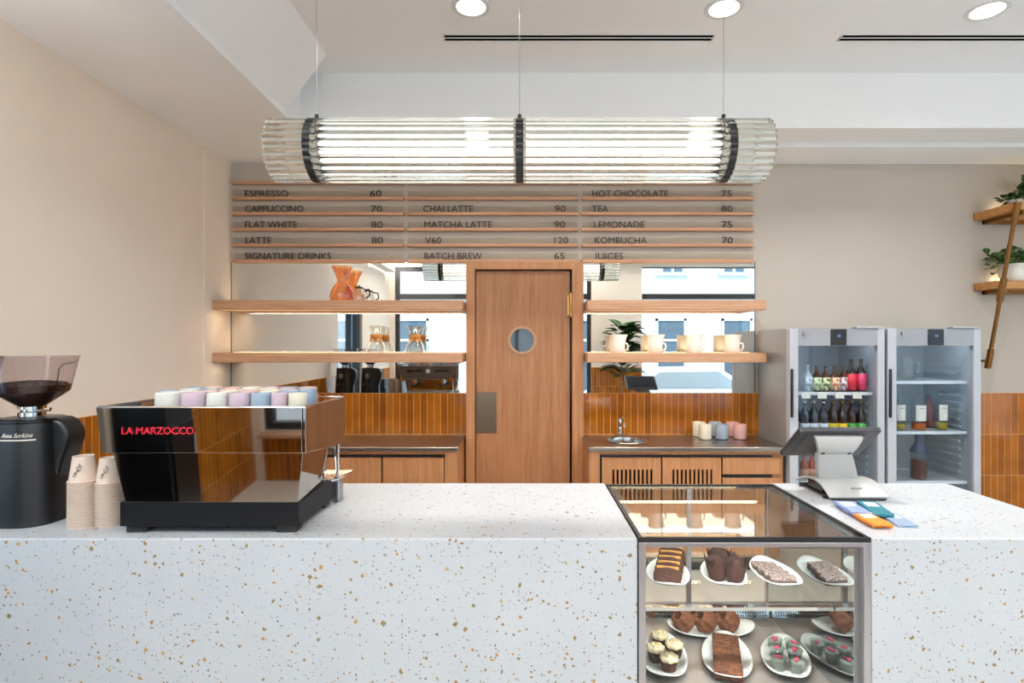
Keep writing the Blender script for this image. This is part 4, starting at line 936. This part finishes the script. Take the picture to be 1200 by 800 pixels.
a.hexa(i1, [q-nrm*.02 for q in i2]); a.build('back_bulge', simple('bronze_grey_shell','4c4844',.45), mon, bevel=.004)

# chocolate bars beside the till
def pattern(name, a, b_):
    m, nt, bs = newmat(name); L = nt.links; tc = nd(nt,'ShaderNodeTexCoord'); mp = nd(nt,'ShaderNodeMapping'); mp.inputs['Rotation'].default_value = (0,0,.785); L.new(tc.outputs['Object'], mp.inputs[0])
    ck = nd(nt,'ShaderNodeTexChecker'); ck.inputs['Scale'].default_value = 150; ck.inputs['Color1'].default_value = lin(a); ck.inputs['Color2'].default_value = lin(b_); L.new(mp.outputs[0], ck.inputs['Vector']); L.new(ck.outputs[0], bs.inputs['Base Color']); bs.inputs['Roughness'].default_value=.5; return m
pb = pattern('blue_lattice','a8b6d4','5a6ea8'); pt = pattern('teal_lattice','2f7f8c','1c5f70'); pg = pattern('grey_blue_lattice','aebccb','5f7c9c')
org = simple('orange_wrapper','e8892a',.5,var=.03); vis = simple('label_white','e8ecf0',.5)
def bar(c1, c2, z, m, label, h=.012, w_=.036):
    c1, c2 = Vector((c1[0],c1[1],z)), Vector((c2[0],c2[1],z)); d = (c2-c1); L_ = d.length; an = math.atan2(d.y,d.x)-PI/2; c = (c1+c2)/2
    r = thing('chocolate_bar', label, 'chocolate bar', c, 'chocolate bars beside the till')
    T = Matrix.Translation(c) @ Matrix.Rotation(an,4,'Z')
    a = MB(); a.box(-w_,w_,-L_/2,L_/2,0,h); a.xf(T); a.build('wrapper', m, r, bevel=.002)
    b_ = MB(); b_.box(-w_*.62,w_*.62,L_*.05,L_*.36,h,h+.0006); b_.xf(T); b_.build('paper_label', vis, r)
    return r
def G(px, py, z=CT): D_ = (CZ-z)*FPX/(py-VY); return (X(px,D_), D_)
# (front end, back end) of each bar
bar(G(1011,606), G(987,591.5), CT, pb, 'pale blue lattice chocolate bar lying under its twin'); bar(G(1011,604,CT+.012), G(987,590,CT+.012), CT+.012, pb, 'pale blue lattice chocolate bar on top of its twin')
bar(G(1036,607.5), G(1015,592), CT, pt, 'teal patterned chocolate bar lying under another teal one'); bar(G(1036,605.5,CT+.012), G(1015,590,CT+.012), CT+.012, pt, 'teal patterned chocolate bar on top of another teal one')
bar(G(1035,618.5), G(1011,605.5), CT, org, 'orange chocolate bar lying under its twin', .010); bar(G(1034.5,617,CT+.010), G(1010,604,CT+.010), CT+.010, org, 'orange chocolate bar on top of its twin', .010)
bar(G(1064,618), G(1039,603.5), CT, pg, 'grey-blue lattice chocolate bar lying flat beside the orange ones', .010)

# ------------------------------------------------------------------ espresso machine
r = thing('espresso_machine', 'polished steel espresso machine with red lettering on the terrazzo counter', 'coffee machine', (-1.1, 2.25, CT))
mY = 1.985
a = MB(); a.box(-1.416, -.786, 2.01, 2.40, .974, 1.061); a.build('base_tray', M['trayblack'], r, bevel=.004)
for dx in (-1.40, -.87):
    for dy in (2.02, 2.32): q = MB(); q.box(dx, dx+.07, dy, dy+.06, CT, .974); q.build('foot', M['black'], r, bevel=.003)
zA, zB, zC = Z(477,mY), Z(531,mY), 1.061
a = MB()                                                           # tapering lower body
a.hexa([(-1.392,2.005,zC),(-.788,2.005,zC),(-.80,2.30,zC),(-1.385,2.30,zC)],[(-1.428,1.992,zB+.004),(-.763,1.992,zB+.004),(-.775,2.30,zB+.004),(-1.42,2.30,zB+.004)])
a.build('lower_body', M['polish'], r, bevel=.002)
xa, xb, xc_, xd = X(113,mY), X(358.5,mY), X(119.5,mY), X(357.5,mY)
yk = 2.42; zk = 1.198; fl = 1.372
a = MB()                                                           # upper body: rear sheet, floor under the cups, inner box
a.hexa([(xc_+.002,mY+.004,zB),(xd-.012,mY+.004,zB),(xd-.012,mY+.016,zB),(xc_+.002,mY+.016,zB)],[(xa+.002,mY-.006,zA),(xb-.012,mY-.006,zA),(xb-.012,mY+.006,zA),(xa+.002,mY+.006,zA)])
a.build('rear_sheet', M['polish'], r, bevel=.0015)
a = MB(); a.hexa([(xc_+.02,mY+.02,zB-.005),(xd-.016,mY+.02,zB-.005),(xd-.016,yk-.02,zk+.012),(xc_+.02,yk-.02,zk+.012)],[(xa+.018,mY+.01,fl),(xb-.016,mY+.01,fl),(xb-.016,yk-.02,fl),(xa+.018,yk-.02,fl)]); a.build('upper_body', M['steel'], r)
for s_, (x0, x1) in ((0,(xa,xa+.014)),(1,(xb-.010,xb))):
    a = MB(); dx = .014 if s_ == 0 else -.002
    a.hexa([(x0+dx,mY+.006,zB),(x1+dx,mY+.006,zB),(x1+dx,yk,zk),(x0+dx,yk,zk)],[(x0,mY-.004,zA),(x1,mY-.004,zA),(x1,yk,zA-.003),(x0,yk,zA-.003)]); a.build('side_panel', M['polish'], r, bevel=.002)
a = MB()
a.tube([(xa+.006,mY,zA),(xb-.005,mY,zA),(xb-.005,yk,zA-.002),(xa+.006,yk,zA-.002),(xa+.006,mY,zA)], .0035, 8); a.build('cup_rail', M['chrome'], r)
text_mb('LA MARZOCCO', X(144,mY), X(228,mY), Z(508.3,mY), 8.6*mY/FPX, mY-.004, .003).build('lettering', M['red'], r, smooth=False)
# barista side, seen in the mirror
a = MB(); a.hexa([(xc_+.03,yk-.02,zk+.02),(xd-.03,yk-.02,zk+.02),(xd-.03,yk-.005,zk+.02),(xc_+.03,yk-.005,zk+.02)],[(xa+.03,yk-.02,zA-.03),(xb-.03,yk-.02,zA-.03),(xb-.03,yk-.008,zA-.03),(xa+.03,yk-.008,zA-.03)]); pn = a.build('control_panel', simple('panel_steel','6a625c',.25,1), r)
for gx in (-1.28, -.95):
    q = MB()
    for k in range(5): q.box(gx-.08+.035*k, gx-.058+.035*k, yk-.010, yk, 1.30, 1.325)
    q.build('button_row', M['blackgloss'], pn)
    q = MB(); q.tube([(gx,2.38,1.215),(gx,2.38,1.165)], .038, 24); q.tube([(gx,2.33,1.20),(gx,2.38,1.20)], .03, 16); gh = q.build('group_head', M['chrome'], r)
    q = MB(); q.tube([(gx,2.38,1.165),(gx,2.38,1.14)], .036, 24); q.tube([(gx,2.41,1.155),(gx+.02,2.55,1.14)], [.011,.014], 12); q.tube([(gx-.012,2.38,1.14),(gx-.014,2.38,1.115)], .006, 8); q.tube([(gx+.012,2.38,1.14),(gx+.014,2.38,1.115)], .006, 8); q.build('portafilter', M['blackgloss'], gh)
q = MB(); q.tube([(-1.115,yk-.008,1.31),(-1.115,yk+.006,1.31)], .026, 24); q.build('pressure_gauge', simple('gauge_face','d8d4c4',.4), pn)
for gx in (-1.40, -.82):
    q = MB(); q.tube([(gx,yk-.02,1.22),(gx,yk+.05,1.22)], .016, 14); q.tube([(gx,yk+.05,1.22),(gx,yk+.08,1.22)], .026, 14); q.tube([(gx,yk+.03,1.21),(gx+.01,yk+.06,1.12),(gx+.01,yk+.07,1.07)], .005, 8); q.build('steam_wand', M['chrome'], r)
a = MB(); a.box(-1.41, -.80, 2.30, 2.50, 1.03, 1.062); a.build('drip_grate', M['steel'], r, bevel=.003)
a = MB(); pL = [Vector(P(*q)) for q in ((386,520,2.40),(388,556,2.40))]
a.tube([(xd-.015,2.385,zk+.01),(xd-.019,2.395,1.07)], [.009,.006], 10); a.tube([(xc_+.025,2.385,zk+.01),(xc_+.03,2.395,1.07)], [.009,.006], 10); a.build('front_post', M['chrome'], r)
a = MB(); zz = 1.055; a.prism([(-.86,2.33),(-.775,2.33),(-.762,2.35),(-.742,2.52),(-.86,2.52)], 'z', zz, zz+.009); a.build('tray_lip', M['chrome'], r, bevel=.002)
a = MB(); a.box(-.80, -.772, 2.405, 2.47, .955, 1.055); a.build('tray_end', M['steelframe'], r, bevel=.003)
# cups on the machine
cc = [simple('mug_ivory','d8d6cc',.4), simple('mug_lilac','c4acb8',.4), simple('mug_blue','95a4b4',.4), simple('mug_peach','d3b0a4',.4), simple('mug_cream','ddd4be',.4)]
cn = ['ivory','lilac','blue-grey','peach','cream']
front = [(178,208.5,0),(209,239,1),(240,265,0),(265.5,292,1),(292.5,316.5,2),(317,336,1),(336.5,358,4)]
rowcols = [[2,0,3,4,3,4,2,0],[0,2,3,0,4,3,2,3],[2,3,3,4,1,2,3,2]]
def cup(x, y, R, h, k, label):
    a = MB(); a.lathe([(R*.97,0),(R,.0015),(R,h*.5),(R*.985,h-.007),(R*.965,h-.002),(R*.93,h),(R*.8,h),(R*.77,h-.003),(.001,h-.003)], (x,y,fl), 28)
    tag(a.build('coffee_cup', cc[k]), label, 'cup', 'cups on top of the machine')
for i, (p0, p1, k) in enumerate(front):
    R = (p1-p0)/2*2.04/FPX-.0005; x = X((p0+p1)/2, 2.04); cup(x, 2.02+R, R, .068+.14*(R-.03), k, f'upturned {cn[k]} cup, {ORD[i]} from the grinder in the lettered side row')
rown = ['second','third','fourth']
for j, cols_ in enumerate(rowcols):
    y = 2.155+.088*j
    for i, k in enumerate(cols_):
        x = -1.33+.076*i+(.03 if j == 1 else 0)
        if x+.04 > xb-.03: continue
        cup(x, y, .0365, .07, k, f'upturned {cn[k]} cup, {ORD[i]} from the grinder in the {rown[j]} row from the lettering')

# ------------------------------------------------------------------ grinders
def grinder(x, y, label):
    r = thing('coffee_grinder', label, 'coffee grinder', (x,y,CT), 'black coffee grinders')
    z = CT; n = 40
    def ring(rx, ry, zz, dx=0, pw=2.6):
        o_ = []
        for i in range(n):
            a_ = 2*PI*i/n; c_, s_ = math.cos(a_), math.sin(a_); k = (abs(c_)**pw+abs(s_)**pw)**(-1/pw); o_.append((x+dx+rx*k*c_, y+ry*k*s_, z+zz))
        return o_
    a = MB(); a.loft([ring(.113,.11,0),ring(.116,.113,.004),ring(.114,.11,.05),ring(.108,.104,.2),ring(.098,.096,.36),ring(.095,.093,.375)]); a.build('grinder_body', M['black'], r)
    a = MB(); a.loft([ring(.097,.095,.375),ring(.101,.099,.378),ring(.101,.099,.386),ring(.09,.088,.391)]); a.build('top_plate', M['blackgloss'], r)
    a = MB()                                                        # hump of the chute
    prof = [(x+.02,z+.388),(x+.10,z+.388),(x+.128,z+.376),(x+.150,z+.345),(x+.155,z+.315),(x+.145,z+.275),(x+.125,z+.22),(x+.107,z+.16),(x+.02,z+.12)]
    a.prism(prof, 'y', y-.025, y+.075); a.build('chute', M['black'], r, bevel=.016, seg=4)
    a = MB(); a.lathe([(.040,.391),(.043,.394),(.043,.41),(.034,.414),(.034,.42),(.044,.423),(.044,.432)], (x,y,z), 28); a.build('collar', M['chrome'], r)
    a = MB(); a.tube([(x+.03,y-.03,z+.417),(x+.11,y-.05,z+.42)], .003, 8); a.tube([(x+.108,y-.05,z+.42),(x+.112,y-.05,z+.43)], .004, 8); a.build('shutter_lever', M['chrome'], r)
    hp = [(.040,.430),(.114,.486),(.117,.490),(.144,.612),(.146,.616)]
    a = MB(); a.lathe(hp, (x,y,z), 48, caps=False); hop = a.build('hopper', M['glassgrey'], r)
    a = MB(); a.lathe([(.147,.616),(.149,.619),(.147,.624),(.03,.626),(.001,.626)], (x,y,z), 48, caps=False); a.build('hopper_lid', M['glassgrey'], hop)
    for th in (math.radians(-55), math.radians(75)):
        a = MB(); U = lambda rr, t_, zz: (x+rr*math.sin(th+t_), y-rr*math.cos(th+t_), z+zz)
        a.tube([U(.121,0,.495),U(.139,-.02,.575),U(.144,.05,.59),U(.148,.4,.598)], .0018, 6); a.build('hopper_handle', M['blackgloss'], hop)
    # barista side details
    a = MB(); a.box(x-.02,x+.02,y+.09,y+.16,z+.27,z+.32); a.tube([(x-.04,y+.11,z+.2),(x-.04,y+.19,z+.2)], .005, 8); a.tube([(x+.04,y+.11,z+.2),(x+.04,y+.19,z+.2)], .005, 8); a.build('portafilter_fork', M['steel'], r)
    return r
GX, GY = -1.86, 2.17
g1_ = grinder(GX, GY, 'black coffee grinder with white script lettering next to the paper cups')
# lettering wraps the drum
tb = text_mb('Anna Sorkina', -.026, .074, .327, .016, 0, .0015)
def wrapd(mb_, shear):
    out = []
    for u, d_, v in mb_.v:
        u2 = u+(v-.327)*shear; RR = .107-.009*(v-.2)/.16; t_ = u2/(RR*1.05); q = RR*(abs(math.sin(t_))**2.6+abs(math.cos(t_))**2.6)**(-1/2.6)+.0014-d_
        out.append((GX+q*math.sin(t_), GY-q*math.cos(t_), CT+v))
    mb_.v = out
tb2 = MB()
for k in range(14): tb2.box(-.030+.0082*k,-.030+.0082*(k+1),-.0015,0,.3145,.319)
wrapd(tb, .35); wrapd(tb2, 0)
tb.build('script_lettering', M['kraftin'], g1_, smooth=False); tb2.build('underline', M['kraftin'], g1_, smooth=False)
g2_ = grinder(GX-.307, GY+.01, 'black coffee grinder against the side wall behind the lettered grinder')
def beans(x, y, label):
    a = MB(); a.lathe([(.0375,.432),(.112,.4875),(.1195,.512),(.10,.518),(.05,.524),(.002,.526)], (x,y,CT), 48); rn = random.Random(5)
    for k in range(260):
        an = rn.uniform(0,6.283); q = .112*math.sqrt(rn.random()); u, v = q*math.cos(an), q*math.sin(an); zt_ = CT+.526-.011*(q/.112)**2
        a.ball((x+u, y+v, zt_-.001), .006, .0045, .0045, n=7, m=4)
    tag(a.build('coffee_beans', M['beans']), label, 'coffee beans', None, 'stuff')
beans(GX, GY, 'dark roasted coffee beans in the hopper next to the paper cups')
beans(GX-.307, GY+.01, 'dark roasted coffee beans in the hopper against the side wall')

# ------------------------------------------------------------------ paper cup stacks
def cup_stack(px, y, ncup, pyt, who):
    x = X(px,y); H = .092; pitch = (Z(pyt,y)-CT-H)/(ncup-1)
    Rb, Rt = .0335, .048
    proto = None
    for i in range(ncup):                                          # i = 0 at the top
        z = CT+pitch*(ncup-1-i)
        lab = f'{ORD[i]} kraft paper cup from the top of the stack {who}'
        if proto is None:
            a = MB(); a.lathe([(Rt+.0004,.0),(Rt+.0024,.0008),(Rt+.0024,.0028),(Rt-.0026,.0040),(Rb+.0003,H),(Rb-.004,H),(Rb-.004,H-.004),(.001,H-.004)], (0,0,0), 32, caps=False)
            proto = a.build('paper_cup', M['kraft']); proto.location = (x,y,z); tag(proto, lab, 'paper cup', 'paper cups '+who)
        else:
            c = copy_tree(proto, (x,y,z), None, lab)
        if i == 0:
            top = proto
    # scribbled word printed round the top cup of the stack
    t = MB(); pts = []
    for k in range(60):
        s_ = k/59; u = -.012+.02*s_+.006*math.sin(s_*26); v = H*.30+.035*s_+.010*math.cos(s_*21)
        R = Rt+(Rb-Rt)*v/H+.0007; an = -PI/2+u/R+.22; pts.append((R*math.cos(an), R*math.sin(an), v))
    t.tube(pts, .0007, 5); s = t.build('printed_script', M['letter']); s.parent = top
    return top
cup_stack(98.2, 2.10, 20, 533.5, 'next to the grinder')
cup_stack(129.5, 2.12, 19, 535.5, 'next to the coffee machine')

# ------------------------------------------------------------------ ceiling fittings
lamp_power = []
def downlight(x, y, z, label, watts, grp=None):
    r = thing('downlight', label, 'ceiling light', (x,y,z), grp)
    a = MB(); rg = []
    for rr, zz in ((.078,-.002),(.082,-.005),(.103,-.004),(.106,-.0005),(.106,0),(.078,0)): rg.append((rr,zz))
    a.lathe(rg+[rg[0]], (x,y,z), 40, caps=False); a.build('trim_ring', simple('fitting_white','dcdad6',.5) if 'fitting_white' not in bpy.data.materials else bpy.data.materials['fitting_white'], r)
    a = MB(); a.lathe([(.078,-.001),(.078,-.003),(.001,-.0032)], (x,y,z), 32, caps=False); a.build('lens', M['lens'], r)
    d = bpy.data.lights.new('downlight_lamp','AREA'); d.shape='DISK'; d.size=.15; d.energy=watts; d.color=(1,.98,.95); d.spread=math.radians(128)
    o = bpy.data.objects.new('downlight_lamp', d); col.objects.link(o); o.parent = r; o.location = (0,0,-.006)
    return r
HC = 3.45
downlight(X(552,3.105), 3.105, HC, 'round recessed downlight before the slot vent, espresso side', DOWNLIGHT_W)
downlight(X(848.5,3.12), 3.12, HC, 'round recessed downlight at the till end of the long lamp', DOWNLIGHT_W)
downlight(X(1157,3.14), 3.14, HC, 'round recessed downlight above the fridges', DOWNLIGHT_W)
for i, (x, y) in enumerate(((-.9,.7),(1.1,.7),(2.8,.7),(4.3,.7),(-.9,-.4),(1.1,-.4),(2.8,-.4),(4.3,-.4))):  # unseen downlights added to brighten the room
    downlight(x, y, HC, f'added fill downlight over the customer area, {ORD[i]} in its grid', ROOM_FILL_W, 'added fill downlights over the customer area')
def uplight(name, label, p0, p1, rot, watts, depth):  # invented light troughs, added to lift the ceiling and walls
    p0, p1 = Vector(p0), Vector(p1); c = (p0+p1)/2; L_ = (p1-p0).length; r = thing(name, label, 'added fill light', c)
    along = 'x' if abs(p1.x-p0.x) > .1 else 'y'; a = MB()
    if along == 'x': a.box(p0.x, p1.x, c.y-depth, c.y+depth, c.z-.05, c.z-.035); a.box(p0.x, p1.x, c.y+depth-.01, c.y+depth, c.z-.035, c.z); 
    else: a.box(c.x-depth, c.x+depth, p0.y, p1.y, c.z-.05, c.z-.035); a.box(c.x+depth-.01, c.x+depth, p0.y, p1.y, c.z-.035, c.z)
    a.build('trough', bpy.data.materials['fitting_white'], r)
    d = bpy.data.lights.new('fill_strip','AREA'); d.shape='RECTANGLE'; d.size=L_-.04; d.size_y=.06; d.energy=watts; d.color=(.97,.985,1)
    o = bpy.data.objects.new('fill_strip', d); col.objects.link(o); o.parent = r; o.location = (0,0,-.02); o.rotation_euler = rot
uplight('fill_cove_light', 'added fill uplight trough above the street windows', (-1.4,YR+.1,3.16), (5.1,YR+.1,3.16), (PI-.5,0,0), COVE_FILL_W, .08)
uplight('fill_cove_light', 'added fill uplight trough high on the side wall by the glass door', (WL+.1,-.6,2.92), (WL+.1,1.6,2.92), (PI,0,PI/2), TROUGH_FILL_W, .08)
def vent(x0, x1, y, label):
    r = thing('slot_vent', label, 'air vent', ((x0+x1)/2, y, HC))
    a = MB(); z0, z1 = HC-.004, HC
    for ya, yb in ((-.038,-.032),(-.004,.004),(.032,.038)): a.box(x0-.01, x1+.01, y+ya, y+yb, z0, z1)
    a.box(x0-.01,x0,y-.027,y+.027,z0,z1); a.box(x1,x1+.01,y-.027,y+.027,z0,z1); a.build('vent_frame', bpy.data.materials['fitting_white'], r)
    for yy in (-.018, .018): b_ = MB(); b_.box(x0,x1,y+yy-.0138,y+yy+.0138,HC-.001,HC-.0003); b_.build('slot', simple('slot_black','050505',.9,spec=0), r)
vent(X(521,3.415), X(835,3.415), 3.415, 'long black slot vent in the ceiling over the pendant lamp')
vent(X(985,3.415), 3.6, 3.415, 'long black slot vent in the ceiling over the fridges')

# ------------------------------------------------------------------ long glass rod pendant
LY, LZ, LR = 2.60, 2.495, .127
xL, xR = -1.125, 1.10; rx = (-.935, -.012, .915)
r = thing('pendant_lamp', 'long cylindrical pendant lamp of clear glass rods with black rings', 'lamp', (0, LY, LZ))
NR = 26
for i in range(NR):
    an = 2*PI*(i+.5)/NR; yy, zz = LY+LR*math.cos(an), LZ+LR*math.sin(an)
    a = MB(); a.tube([(xL,yy,zz),(xR,yy,zz)], .0142, 20); a.build('glass_rod', M['glassrod'], r)
for j, x in enumerate(rx):
    a = MB(); n = 144; w_ = .0165; ro = [[],[],[],[]]
    for i in range(n):
        an = 2*PI*i/n; sc_ = LR+.0125-.0045*abs(math.sin(an*NR/2-0*PI/2)) if False else LR+.008+.006*abs(math.cos(NR/2*(an-PI/NR)))
        ro[0].append((x-w_, LY+(LR-.012)*math.cos(an), LZ+(LR-.012)*math.sin(an))); ro[1].append((x-w_, LY+sc_*math.cos(an), LZ+sc_*math.sin(an)))
        ro[2].append((x+w_, LY+sc_*math.cos(an), LZ+sc_*math.sin(an))); ro[3].append((x+w_, LY+(LR-.012)*math.cos(an), LZ+(LR-.012)*math.sin(an)))
    a.loft(ro+[ro[0]], caps=False); rg = a.build('ring', M['black'], r)
    s = MB()
    for an in (PI/2, PI/2+2*PI/3, PI/2+4*PI/3): s.tube([(x, LY+.03*math.cos(an), LZ+.03*math.sin(an)), (x, LY+.118*math.cos(an), LZ+.118*math.sin(an))], .004, 8)
    s.build('ring_spokes', M['black'], rg)
    s = MB(); s.tube([(x,LY,LZ+.13),(x,LY,LZ+.165)], .009, 14); hg = s.build('hanger', M['black'], r)
    s = MB(); s.tube([(x,LY,LZ+.165),(x,LY,HC)], .0016, 8); s.build('suspension_wire', M['steelframe'], hg)
    s = MB(); s.tube([(x,LY,HC-.02),(x,LY,HC)], .02, 16); s.build('ceiling_cap', M['steelframe'], hg)
for k, (xa_, xb_) in enumerate(((rx[0]+.03, rx[1]-.03), (rx[1]+.03, rx[2]-.03))):
    a = MB(); a.tube([(xa_,LY,LZ),(xb_,LY,LZ)], .055, 24); a.build('light_tube', M['tube'], r)
a = MB(); a.tube([(rx[0],LY,LZ-.08),(rx[2],LY,LZ-.08)], .0045, 8); a.build('inner_bar', M['black'], r)
